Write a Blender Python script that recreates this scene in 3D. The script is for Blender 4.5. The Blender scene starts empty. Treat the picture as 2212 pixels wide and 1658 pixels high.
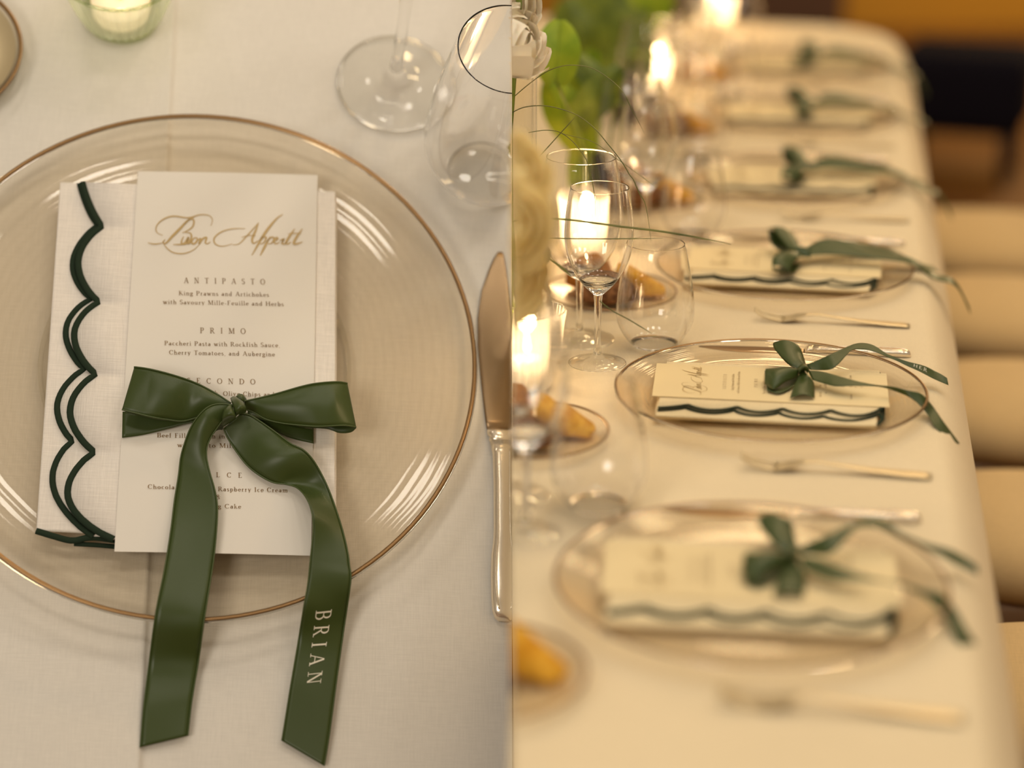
import bpy, bmesh, math, random
from mathutils import Vector, Matrix
R = random.Random(7)
rad = math.radians
C = bpy.context.scene.collection
sc = bpy.context.scene

# ---------------------------------------------------------------- camera, world, lights, exposure
W, H, F = 2212.0, 1658.0, 4400.0          # frame and focal length in pixels
PITCH = math.atan(1529.0 / F)
FOC = 2.20                                # focus distance along the axis
CAMZ = 1.465
cam_d = bpy.data.cameras.new('camera'); cam = bpy.data.objects.new('camera', cam_d); C.objects.link(cam)
cam_d.sensor_width = 36.0; cam_d.lens = F / W * 36.0; cam_d.clip_start = 0.05
cam.location = (0, 0, CAMZ); cam.rotation_euler = (math.pi / 2 - PITCH, 0, 0)
cam_d.dof.use_dof = True; cam_d.dof.focus_distance = FOC; cam_d.dof.aperture_fstop = 1.5
sc.camera = cam
sc.view_settings.view_transform = 'Standard'; sc.view_settings.look = 'None'
sc.view_settings.exposure = -0.50; sc.view_settings.gamma = 1.0
sc.view_settings.use_curve_mapping = False
sc.cycles.use_denoising = True
sc.cycles.max_bounces = 14; sc.cycles.transparent_max_bounces = 24; sc.cycles.transmission_bounces = 12
sc.cycles.caustics_reflective = False; sc.cycles.caustics_refractive = True
sc.cycles.sample_clamp_indirect = 40.0


def lin(r, g, b):
    f = lambda c: (c / 255 / 12.92) if c / 255 <= 0.04045 else ((c / 255 + 0.055) / 1.055) ** 2.4
    return (f(r), f(g), f(b), 1.0)


world = bpy.data.worlds.new('room_air'); sc.world = world; world.use_nodes = True
bg = world.node_tree.nodes['Background']; bg.inputs[0].default_value = (1.0, 0.80, 0.56, 1); bg.inputs[1].default_value = 0.42


def area(name, loc, target, size, energy, col, size_y=None):
    d = bpy.data.lights.new(name, 'AREA'); d.energy = energy; d.color = col; d.size = size
    if size_y:
        d.shape = 'RECTANGLE'; d.size_y = size_y
    o = bpy.data.objects.new(name, d); C.objects.link(o); o.location = loc
    o.rotation_euler = (Vector(target) - Vector(loc)).to_track_quat('-Z', 'Y').to_euler()
    return o


for i, (lx, ly, lp) in enumerate([(-0.5, 0.9, 20), (0.25, 0.7, 20), (1.0, 0.9, 20), (-0.9, 2.1, 16), (0.2, 1.9, 18), (0.9, 2.1, 24), (1.6, 2.0, 24), (0.3, 3.1, 24), (1.0, 3.2, 28), (1.7, 3.1, 24), (0.5, 4.3, 22), (1.2, 4.4, 22), (0.7, 5.6, 18), (1.5, 5.6, 18)]):  # unseen bulbs added overhead for soft shadows and small glints
    d = bpy.data.lights.new('added_overhead_bulb', 'POINT'); d.energy = lp * 1.05; d.color = (1.0, 0.90, 0.77) if ly < 2.2 else (1.0, 0.70, 0.37); d.shadow_soft_size = 0.15
    o = bpy.data.objects.new('added_overhead_bulb', d); C.objects.link(o); o.location = (lx, ly, 2.9 + 0.12 * (i % 3))
area('added_front_fill', (-1.6, -1.6, 2.2), (-0.2, 2.1, 0.7), 1.2, 62, (1.0, 0.91, 0.78), 1.2)  # soft fill added in front to brighten the close-up table; no window there
d = bpy.data.lights.new('added_wall_fill', 'POINT'); d.energy = 130; d.color = (1.0, 0.72, 0.36); d.shadow_soft_size = 0.15  # unseen point lamp added to brighten the back wall
o = bpy.data.objects.new('added_wall_fill', d); C.objects.link(o); o.location = (2.6, 7.6, 1.9)

# ---------------------------------------------------------------- pixel rays to points on the surfaces they touch
CAM = Matrix.Translation((0, 0, CAMZ)) @ Matrix.Rotation(math.pi / 2 - PITCH, 4, 'X')
EYE = Vector((0, 0, CAMZ))


def ray(px, py):
    return (CAM.to_3x3() @ Vector(((px - W / 2) / F, -(py - H / 2) / F, -1.0)))


# ---- the close-up table: its own frame, x right, y away, z up, origin under the plate's centre
DEL, ROLL, CX, CY, RR = 1.1209, -0.0437, -0.02968, 0.01498, 0.13753
RIM_Z = 0.018
DL = 2.26
SL = RR * DL / 0.16


def left_matrix():
    up = Vector((0, math.cos(DEL), math.sin(DEL))); aw = Vector((0, math.sin(DEL), -math.cos(DEL))); rt = Vector((1, 0, 0))
    rl = Matrix.Rotation(ROLL, 3, 'Z')
    yaw = math.atan(553.0 / F)
    ry = Matrix.Rotation(yaw, 3, 'Y')
    q = ry @ rl
    X, Y, Z = q @ rt, q @ aw, q @ up
    o = ry @ (Vector((0, 0, -DL)) + rl @ (rt * CX * DL + aw * CY * DL)) - Z * SL * RIM_Z
    m = Matrix(((X.x * SL, Y.x * SL, Z.x * SL, o.x), (X.y * SL, Y.y * SL, Z.y * SL, o.y), (X.z * SL, Y.z * SL, Z.z * SL, o.z), (0, 0, 0, 1)))
    return CAM @ m


ML = left_matrix(); MLI = ML.inverted()


def L(px, py, h=0.0):
    e = MLI @ EYE; d = MLI.to_3x3() @ ray(px, py)
    t = (h - e.z) / d.z
    return e + d * t


# ---- the long table: world z up, table top at 0.75
TZ = 0.75


def Rw(px, py, h=0.0):
    d = ray(px, py); t = (TZ + h - EYE.z) / d.z
    return EYE + d * t


def Rdepth(px, py, depth):
    return EYE + ray(px, py) * depth


YAW = math.atan((1830 - 1106) / math.hypot(F, 1529))
TD = Vector((math.sin(YAW), math.cos(YAW), 0)); RD = Vector((math.cos(YAW), -math.sin(YAW), 0))
P1 = Rw(1665, 836, RIM_Z); P1.z = TZ
SP = 0.478                                 # distance between place settings


def setting_matrix(k, turn=0.0, dr=0.0):      # k steps along the table from the setting in focus
    o = P1 + TD * (SP * k) + RD * dr
    X, Y = TD, -RD
    m = Matrix(((X.x, Y.x, 0, o.x), (X.y, Y.y, 0, o.y), (0, 0, 1, TZ), (0, 0, 0, 1)))
    return m @ Matrix.Rotation(turn, 4, 'Z')


# ---------------------------------------------------------------- materials
def new_mat(name):
    m = bpy.data.materials.new(name); m.use_nodes = True
    nt = m.node_tree; nt.nodes.clear()
    out = nt.nodes.new('ShaderNodeOutputMaterial')
    return m, nt, out


def pbr(name, col, rough=0.6, metal=0.0, spec=0.5, sheen=0.0, trans=0.0, coat=0.0, aniso=0.0, sub=0.0, emis=None):
    m, nt, out = new_mat(name)
    b = nt.nodes.new('ShaderNodeBsdfPrincipled'); nt.links.new(b.outputs[0], out.inputs[0])
    b.inputs['Base Color'].default_value = col; b.inputs['Roughness'].default_value = rough; b.inputs['Metallic'].default_value = metal
    b.inputs['Specular IOR Level'].default_value = spec; b.inputs['Sheen Weight'].default_value = sheen
    b.inputs['Transmission Weight'].default_value = trans; b.inputs['Coat Weight'].default_value = coat
    b.inputs['Anisotropic'].default_value = aniso
    if sub:
        b.inputs['Subsurface Weight'].default_value = sub; b.inputs['Subsurface Radius'].default_value = (0.01, 0.006, 0.003)
    if emis:
        b.inputs['Emission Color'].default_value = emis[0]; b.inputs['Emission Strength'].default_value = emis[1]
    return m, nt, b


def obj_coord(nt, scale=(1, 1, 1)):
    tc = nt.nodes.new('ShaderNodeTexCoord'); mp = nt.nodes.new('ShaderNodeMapping'); mp.inputs['Scale'].default_value = scale
    nt.links.new(tc.outputs['Object'], mp.inputs['Vector']); return mp.outputs[0]


def noise(nt, vec, scale, detail=3):
    n = nt.nodes.new('ShaderNodeTexNoise'); n.inputs['Scale'].default_value = scale; n.inputs['Detail'].default_value = detail
    nt.links.new(vec, n.inputs['Vector']); return n.outputs['Fac']


def math_n(nt, op, a, b=None):
    n = nt.nodes.new('ShaderNodeMath'); n.operation = op
    for i, v in enumerate((a, b)):
        if v is None: continue
        if isinstance(v, (int, float)): n.inputs[i].default_value = v
        else: nt.links.new(v, n.inputs[i])
    return n.outputs[0]


def bump(nt, b, hgt, strength, dist=0.001):
    n = nt.nodes.new('ShaderNodeBump'); n.inputs['Strength'].default_value = strength; n.inputs['Distance'].default_value = dist
    nt.links.new(hgt, n.inputs['Height']); nt.links.new(n.outputs[0], b.inputs['Normal'])


def colour_var(nt, b, fac, c0, c1, lo=0.3, hi=0.7):
    r = nt.nodes.new('ShaderNodeValToRGB'); r.color_ramp.elements[0].color = c0; r.color_ramp.elements[1].color = c1
    r.color_ramp.elements[0].position = lo; r.color_ramp.elements[1].position = hi
    nt.links.new(fac, r.inputs[0]); nt.links.new(r.outputs[0], b.inputs['Base Color'])


def linen(name, col, thread=900, strength=0.25, dark=0.93):
    m, nt, b = pbr(name, col, 0.92, spec=0.15, sheen=0.15)
    a = noise(nt, obj_coord(nt, (1, 0.06, 1)), thread, 1); c = noise(nt, obj_coord(nt, (0.06, 1, 1)), thread, 1)
    w = math_n(nt, 'ADD', a, c)
    big = noise(nt, obj_coord(nt), 9, 3)
    bump(nt, b, w, strength, 0.0006)
    fac = math_n(nt, 'ADD', math_n(nt, 'MULTIPLY', w, 0.35), math_n(nt, 'MULTIPLY', big, 0.3))
    d = tuple(c_ * dark for c_ in col[:3]) + (1,)
    colour_var(nt, b, fac, d, col, 0.4, 0.6)
    return m


def thin_glass(name, tint=(0.97, 0.97, 0.95, 1), base=0.05, amount=0.85, rough=0.02):
    m, nt, out = new_mat(name)
    t = nt.nodes.new('ShaderNodeBsdfTransparent'); t.inputs[0].default_value = tint
    g = nt.nodes.new('ShaderNodeBsdfGlossy'); g.inputs['Roughness'].default_value = rough; g.inputs['Color'].default_value = (0.95, 0.95, 0.93, 1)
    lw = nt.nodes.new('ShaderNodeLayerWeight'); lw.inputs[0].default_value = 0.5
    p = math_n(nt, 'POWER', lw.outputs['Facing'], 3.2)
    f = math_n(nt, 'ADD', math_n(nt, 'MULTIPLY', p, amount), base)
    mx = nt.nodes.new('ShaderNodeMixShader'); nt.links.new(f, mx.inputs[0])
    nt.links.new(t.outputs[0], mx.inputs[1]); nt.links.new(g.outputs[0], mx.inputs[2]); nt.links.new(mx.outputs[0], out.inputs[0])
    return m, nt, t, g, mx


M = {}
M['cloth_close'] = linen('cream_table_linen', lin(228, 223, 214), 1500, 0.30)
M['cloth_long'] = linen('table_linen_warm_light_tint', lin(238, 220, 184), 1200, 0.10)  # warmth of the long table's yellower light is tinted into the cloth
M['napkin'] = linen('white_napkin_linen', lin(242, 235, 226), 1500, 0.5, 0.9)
M['napkin_long'] = linen('napkin_linen_warm_light_tint', lin(240, 221, 178), 1500, 0.4, 0.92)  # copy of the white linen with yellow light put into its colour
M['hem'], nt, b = pbr('dark_green_embroidery', lin(36, 50, 36), 0.85, spec=0.2)
bump(nt, b, noise(nt, obj_coord(nt), 2500, 1), 0.5, 0.0005)
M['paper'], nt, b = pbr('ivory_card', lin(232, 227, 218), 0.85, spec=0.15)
M['paper_long'], _, _ = pbr('card_warm_light_tint', lin(238, 218, 172), 0.85, spec=0.15)  # same card stock, the long table's yellow light put into its colour
M['ink'], _, _ = pbr('bronze_ink', lin(134, 104, 62), 0.7, spec=0.2)
M['ink_light'], _, _ = pbr('gold_ink', lin(192, 166, 116), 0.6, spec=0.3)
M['satin'], nt, b = pbr('green_satin', lin(60, 74, 32), 0.37, spec=0.42, aniso=0.3)
tw = nt.nodes.new('ShaderNodeTexWave'); tw.inputs['Scale'].default_value = 900; tw.bands_direction = 'DIAGONAL'
nt.links.new(obj_coord(nt), tw.inputs['Vector']); bump(nt, b, tw.outputs['Fac'], 0.12, 0.0003)
M['satin_edge'], _, _ = pbr('green_satin_edge', lin(70, 84, 42), 0.5)
M['print'], _, _ = pbr('cream_print', lin(232, 226, 208), 0.6)
M['gold'], _, _ = pbr('gold_rim', lin(146, 114, 76), 0.34, metal=0.8)
M['silver'], nt, b = pbr('silver_blade', lin(150, 126, 96), 0.34, metal=1.0)  # base colour darkened to stand in for a dark reflection
M['silver_handle'], nt, b = pbr('silver_handle', lin(238, 226, 206), 0.22, metal=0.75)
bump(nt, b, noise(nt, obj_coord(nt), 420, 3), 0.08, 0.0006)
M['gold_steel'], _, _ = pbr('champagne_steel', lin(214, 196, 158), 0.38, metal=0.65)
M['plate'], nt, t_, g_, mx_ = thin_glass('plate_glass', (0.93, 0.90, 0.85, 1), 0.035, 0.5, 0.06)
dst = nt.nodes.new('ShaderNodeVectorMath'); dst.operation = 'LENGTH'; nt.links.new(obj_coord(nt, (1, 1, 0)), dst.inputs[0])
wn = noise(nt, obj_coord(nt), 14, 2)
ringv = math_n(nt, 'SINE', math_n(nt, 'ADD', math_n(nt, 'MULTIPLY', dst.outputs['Value'], 1150), math_n(nt, 'MULTIPLY', wn, 9)))
bn = nt.nodes.new('ShaderNodeBump'); bn.inputs['Strength'].default_value = 0.10; bn.inputs['Distance'].default_value = 0.0008
nt.links.new(ringv, bn.inputs['Height']); nt.links.new(bn.outputs[0], g_.inputs['Normal'])
rr = nt.nodes.new('ShaderNodeValToRGB'); rr.color_ramp.elements[0].color = (0.90, 0.85, 0.765, 1); rr.color_ramp.elements[1].color = (0.92, 0.872, 0.79, 1)
rr.color_ramp.elements[0].position = 0.0; rr.color_ramp.elements[1].position = 0.8
nt.links.new(math_n(nt, 'MULTIPLY', math_n(nt, 'ADD', ringv, 1.0), 0.5), rr.inputs[0]); nt.links.new(rr.outputs[0], t_.inputs[0])
M['glass'], *_ = thin_glass('clear_glass', (0.975, 0.972, 0.955, 1), 0.03, 0.75, 0.015)
M['green_glass'], *_ = thin_glass('pale_green_glass', (0.86, 0.90, 0.78, 1), 0.05, 0.7, 0.03)
m, nt, out = new_mat('solid_glass'); g = nt.nodes.new('ShaderNodeBsdfGlass'); g.inputs['IOR'].default_value = 1.46; g.inputs['Roughness'].default_value = 0.0
nt.links.new(g.outputs[0], out.inputs[0]); M['solid_glass'] = m
m, nt, out = new_mat('frosted_ribbed_glass'); tr_ = nt.nodes.new('ShaderNodeBsdfTranslucent'); tr_.inputs[0].default_value = (1, .95, .88, 1)
tp_ = nt.nodes.new('ShaderNodeBsdfTransparent'); gl_ = nt.nodes.new('ShaderNodeBsdfGlossy'); gl_.inputs['Roughness'].default_value = .05
m1 = nt.nodes.new('ShaderNodeMixShader'); m1.inputs[0].default_value = .6; m2 = nt.nodes.new('ShaderNodeMixShader'); m2.inputs[0].default_value = .08
nt.links.new(tp_.outputs[0], m1.inputs[1]); nt.links.new(tr_.outputs[0], m1.inputs[2]); nt.links.new(m1.outputs[0], m2.inputs[1]); nt.links.new(gl_.outputs[0], m2.inputs[2]); nt.links.new(m2.outputs[0], out.inputs[0])
M['frosted'] = m
mg = m.copy(); mg.name = 'frosted_green_glass'; mg.node_tree.nodes[tr_.name].inputs[0].default_value = (.90, .93, .80, 1); mg.node_tree.nodes[tp_.name].inputs[0].default_value = (.88, .92, .80, 1); mg.node_tree.nodes[m1.name].inputs[0].default_value = .3
M['frosted_green'] = mg
M['lip'], *_ = thin_glass('polished_glass_lip', (0.9, 0.88, 0.84, 1), 0.25, 0.6, 0.05)
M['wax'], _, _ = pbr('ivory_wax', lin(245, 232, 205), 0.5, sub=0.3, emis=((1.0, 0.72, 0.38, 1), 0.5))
m, nt, out = new_mat('candle_flame'); e = nt.nodes.new('ShaderNodeEmission'); e.inputs[0].default_value = (1.0, 0.74, 0.40, 1); e.inputs[1].default_value = 120
nt.links.new(e.outputs[0], out.inputs[0]); M['flame'] = m
ms_ = m.copy(); ms_.name = 'low_flame'; ms_.node_tree.nodes[e.name].inputs[1].default_value = 10; M['small_flame'] = ms_
M['wick'], _, _ = pbr('burnt_wick', lin(40, 30, 24), 0.9)


def bread(name, c0, c1, sc_=60):
    m, nt, b = pbr(name, c1, 0.85, spec=0.15)
    n = noise(nt, obj_coord(nt), sc_, 4); colour_var(nt, b, n, c0, c1, 0.35, 0.65); bump(nt, b, n, 0.5, 0.004)
    return m


M['bread_brown'] = bread('seeded_brown_crust', lin(84, 54, 34), lin(150, 104, 66), 160)
M['bread_orange'] = bread('golden_brown_crust', lin(150, 88, 30), lin(206, 138, 62), 40)
M['bread_yellow'] = bread('yellow_corn_bread', lin(204, 140, 34), lin(232, 176, 62), 60)
M['petal_white'], _, _ = pbr('white_petal', lin(250, 238, 214), 0.6, spec=0.25, sub=0.25)
M['petal_cream'], _, _ = pbr('cream_yellow_petal', lin(246, 226, 166), 0.6, spec=0.25, sub=0.25)


def leafmat(name, c0, c1):
    m, nt, b = pbr(name, c1, 0.45, spec=0.4, sub=0.15)
    colour_var(nt, b, noise(nt, obj_coord(nt), 30, 3), c0, c1); return m


M['leaf'] = leafmat('lime_green_leaf', lin(120, 150, 20), lin(172, 188, 44))
M['leaf_dark'] = leafmat('olive_green_leaf', lin(84, 104, 26), lin(140, 154, 52))
M['grass'] = leafmat('bear_grass', lin(70, 76, 24), lin(112, 114, 42))
M['berry'], _, _ = pbr('dark_plum_skin', lin(52, 40, 40), 0.4)
M['chair_fabric'] = linen('cream_chair_fabric', lin(218, 192, 144), 500, 0.2)
M['chair_frame'], _, _ = pbr('taupe_chair_frame', lin(150, 122, 96), 0.5)
M['navy'], nt, b = pbr('navy_upholstery', lin(22, 20, 30), 0.95, spec=0.1)
M['wood_leg'], _, _ = pbr('dark_wood_leg', lin(70, 44, 24), 0.5)
M['floor'], nt, b = pbr('amber_brown_floor', lin(120, 78, 36), 0.55)
colour_var(nt, b, noise(nt, obj_coord(nt, (1.2, 0.25, 1)), 1.6, 3), lin(96, 58, 24), lin(142, 96, 42))
M['wall'], nt, b = pbr('amber_wall', lin(196, 142, 40), 0.8)
M['wall_dark'], _, _ = pbr('dark_brown_panel', lin(84, 56, 40), 0.7)
M['wall_pale'], _, _ = pbr('pale_panel', lin(196, 160, 92), 0.8)
M['board'], _, _ = pbr('table_board', lin(150, 116, 78), 0.7)
M['water'], *_ = thin_glass('vase_water', (0.93, 0.92, 0.80, 1), 0.02, 0.3, 0.02)


# ---------------------------------------------------------------- mesh helpers
def mesh_obj(name, verts, faces, mat, parent=None, smooth=True, matrix=None):
    me = bpy.data.meshes.new(name); me.from_pydata([tuple(v) for v in verts], [], faces); me.update()
    if smooth:
        for p in me.polygons: p.use_smooth = True
    if mat: me.materials.append(M[mat] if isinstance(mat, str) else mat)
    o = bpy.data.objects.new(name, me); C.objects.link(o)
    if parent: o.parent = parent
    if matrix: o.matrix_world = matrix
    return o


def tag(o, label=None, cat=None, group=None, kind=None):
    if label: o['label'] = label
    if cat: o['category'] = cat
    if group: o['group'] = group
    if kind: o['kind'] = kind
    return o


CLIP = {}      # object -> side whose half it belongs to


def thing(name, matrix, label, cat, group=None, side=None):
    o = bpy.data.objects.new(name, None); C.objects.link(o); o.empty_display_size = 0.03; o.matrix_world = matrix
    tag(o, label, cat, group)
    if side: CLIP[o] = side
    return o


def copy_tree(o, parent=None, matrix=None):
    c = o.copy(); C.objects.link(c)
    if parent: c.parent = parent
    if matrix is not None: c.matrix_world = matrix
    for ch in list(o.children): copy_tree(ch, c)
    return c


def revolve(prof, seg=64, cap0=False, cap1=False, flute=0.0, nfl=0):
    vs, fs = [], []
    for r, z in prof:
        for k in range(seg):
            a = 2 * math.pi * k / seg
            q = r * (1 + flute * math.cos(nfl * a)) if nfl else r
            vs.append((q * math.cos(a), q * math.sin(a), z))
    n = len(prof)
    for i in range(n - 1):
        for k in range(seg):
            k2 = (k + 1) % seg
            fs.append((i * seg + k, i * seg + k2, (i + 1) * seg + k2, (i + 1) * seg + k))
    if cap0: fs.append(tuple(reversed(range(seg))))
    if cap1: fs.append(tuple(range((n - 1) * seg, n * seg)))
    return vs, fs


def catmull(pts, n):
    pts = [Vector(p) for p in pts]
    if len(pts) == 2:
        return [pts[0].lerp(pts[1], i / (n - 1)) for i in range(n)]
    P = [pts[0] * 2 - pts[1]] + pts + [pts[-1] * 2 - pts[-2]]
    dense = []
    for i in range(1, len(P) - 2):
        p0, p1, p2, p3 = P[i - 1:i + 3]
        for s in range(12):
            t = s / 12
            dense.append(0.5 * ((2 * p1) + (p2 - p0) * t + (2 * p0 - 5 * p1 + 4 * p2 - p3) * t * t + (3 * p1 - p0 - 3 * p2 + p3) * t ** 3))
    dense.append(pts[-1])
    return resample(dense, n)


def resample(pts, n):
    d = [0.0]
    for a, b in zip(pts, pts[1:]): d.append(d[-1] + (b - a).length)
    out = []; j = 0
    for i in range(n):
        s = d[-1] * i / (n - 1)
        while j < len(d) - 2 and d[j + 1] < s: j += 1
        w = (s - d[j]) / max(d[j + 1] - d[j], 1e-9)
        out.append(pts[j].lerp(pts[j + 1], min(max(w, 0), 1)))
    return out


def tube(pts, radii, seg=8, flat=1.0):
    pts = [Vector(p) for p in pts]; vs, fs = [], []
    n = len(pts); u = None
    for i, p in enumerate(pts):
        t = (pts[min(i + 1, n - 1)] - pts[max(i - 1, 0)]).normalized()
        if u is None:
            u = t.cross(Vector((0, 0, 1)))
            if u.length < 1e-4: u = t.cross(Vector((1, 0, 0)))
        u = (u - t * u.dot(t)).normalized(); v = t.cross(u)
        r = radii[i] if isinstance(radii, (list, tuple)) else radii
        for k in range(seg):
            a = 2 * math.pi * k / seg
            vs.append(p + u * (r * math.cos(a)) + v * (r * flat * math.sin(a)))
    for i in range(n - 1):
        for k in range(seg):
            k2 = (k + 1) % seg
            fs.append((i * seg + k, i * seg + k2, (i + 1) * seg + k2, (i + 1) * seg + k))
    fs.append(tuple(reversed(range(seg)))); fs.append(tuple(range((n - 1) * seg, n * seg)))
    return vs, fs


class Strip:
    """a ribbon between two edge curves"""
    def __init__(s, A, B, n=60, m=8, bulge=0.0, up=Vector((0, 0, 1))):
        s.A, s.B, s.n, s.m = catmull(A, n), catmull(B, n), n, m
        s.bulge = bulge; s.up = up

    def at(s, u, v, lift=0.0):
        x = min(max(u, 0), 1) * (s.n - 1); i = min(int(x), s.n - 2); w = x - i
        a = s.A[i].lerp(s.A[i + 1], w); b = s.B[i].lerp(s.B[i + 1], w)
        bl = s.bulge(u) if callable(s.bulge) else s.bulge
        return a.lerp(b, v) + s.up * (bl * math.sin(math.pi * v) + lift)

    def mesh(s, thick=0.0003):
        vs, fs = [], []
        for i in range(s.n):
            for j in range(s.m + 1): vs.append(s.at(i / (s.n - 1), j / s.m))
        w = s.m + 1
        for i in range(s.n - 1):
            for j in range(s.m): fs.append((i * w + j, i * w + j + 1, (i + 1) * w + j + 1, (i + 1) * w + j))
        return vs, fs


def merge(*parts):
    vs, fs = [], []
    for v, f in parts:
        o = len(vs); vs += list(v); fs += [tuple(i + o for i in q) for q in f]
    return vs, fs


def shift(part, d=None, m=None):
    v, f = part
    if m is not None: v = [m @ Vector(p) for p in v]
    if d is not None: v = [Vector(p) + Vector(d) for p in v]
    return v, f


def prism(poly, z0, z1):
    n = len(poly)
    vs = [(p[0], p[1], z0) for p in poly] + [(p[0], p[1], z1) for p in poly]
    fs = [tuple(reversed(range(n))), tuple(range(n, 2 * n))] + [(i, (i + 1) % n, n + (i + 1) % n, n + i) for i in range(n)]
    return vs, fs


def box(x0, x1, y0, y1, z0, z1):
    return prism([(x0, y0), (x1, y0), (x1, y1), (x0, y1)], z0, z1)


def rounded_box(name, size, bev, mat, parent=None, matrix=None, seg=4):
    bm = bmesh.new(); bmesh.ops.create_cube(bm, size=1.0)
    for v in bm.verts: v.co = Vector((v.co.x * size[0], v.co.y * size[1], (v.co.z + 0.5) * size[2]))
    bmesh.ops.bevel(bm, geom=bm.edges[:] + bm.verts[:], offset=bev, segments=seg, affect='EDGES', profile=0.5)
    me = bpy.data.meshes.new(name); bm.to_mesh(me); bm.free()
    for p in me.polygons: p.use_smooth = True
    me.materials.append(M[mat]); o = bpy.data.objects.new(name, me); C.objects.link(o)
    if parent: o.parent = parent
    if matrix is not None: o.matrix_local = matrix
    return o


# ---------------------------------------------------------------- a small serif alphabet drawn with strokes
TK, TN = 0.125, 0.055


def g_v(x, y0, y1, ser='bt', w=TK):
    q = [[(x - w / 2, y0), (x + w / 2, y0), (x + w / 2, y1), (x - w / 2, y1)]]
    for ch in ser:
        if ch == 'b': q.append([(x - .16, y0), (x + .16, y0), (x + .16, y0 + .045), (x - .16, y0 + .045)])
        if ch == 't': q.append([(x - .16, y1 - .045), (x + .16, y1 - .045), (x + .16, y1), (x - .16, y1)])
        if ch == 'f': q.append([(x - .17, y1 - .09), (x, y1 - .05), (x + w / 2, y1), (x - .03, y1)])
    return q


def g_h(x0, x1, y, w=TN, ends=''):
    q = [[(x0, y - w / 2), (x1, y - w / 2), (x1, y + w / 2), (x0, y + w / 2)]]
    if 'd' in ends: q.append([(x1 - .045, y - .16), (x1, y - .16), (x1, y), (x1 - .045, y)])
    if 'D' in ends: q.append([(x0, y - .16), (x0 + .045, y - .16), (x0 + .045, y), (x0, y)])
    if 'u' in ends: q.append([(x1 - .045, y), (x1, y), (x1, y + .18), (x1 - .045, y + .18)])
    return q


def g_d(x0, y0, x1, y1, w=TK):
    return [[(x0 - w / 2, y0), (x0 + w / 2, y0), (x1 + w / 2, y1), (x1 - w / 2, y1)]]


def g_a(cx, cy, rx, ry, a0=0, a1=360, n=20, w0=TN, w1=TK):
    q = []; pts = []
    for i in range(n + 1):
        a = rad(a0 + (a1 - a0) * i / n); w = w0 + (w1 - w0) * abs(math.cos(a)) ** 1.3
        c, s = math.cos(a), math.sin(a)
        pts.append(((cx + (rx + w / 2) * c, cy + (ry + w / 2) * s), (cx + (rx - w / 2) * c, cy + (ry - w / 2) * s)))
    for p, r in zip(pts, pts[1:]): q.append([p[0], r[0], r[1], p[1]])
    return q


def g_foot(x, y=0.0, d=1):
    return [[(x - .13, y), (x + .13, y), (x + .13, y + .045 * d), (x - .13, y + .045 * d)]]


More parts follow.
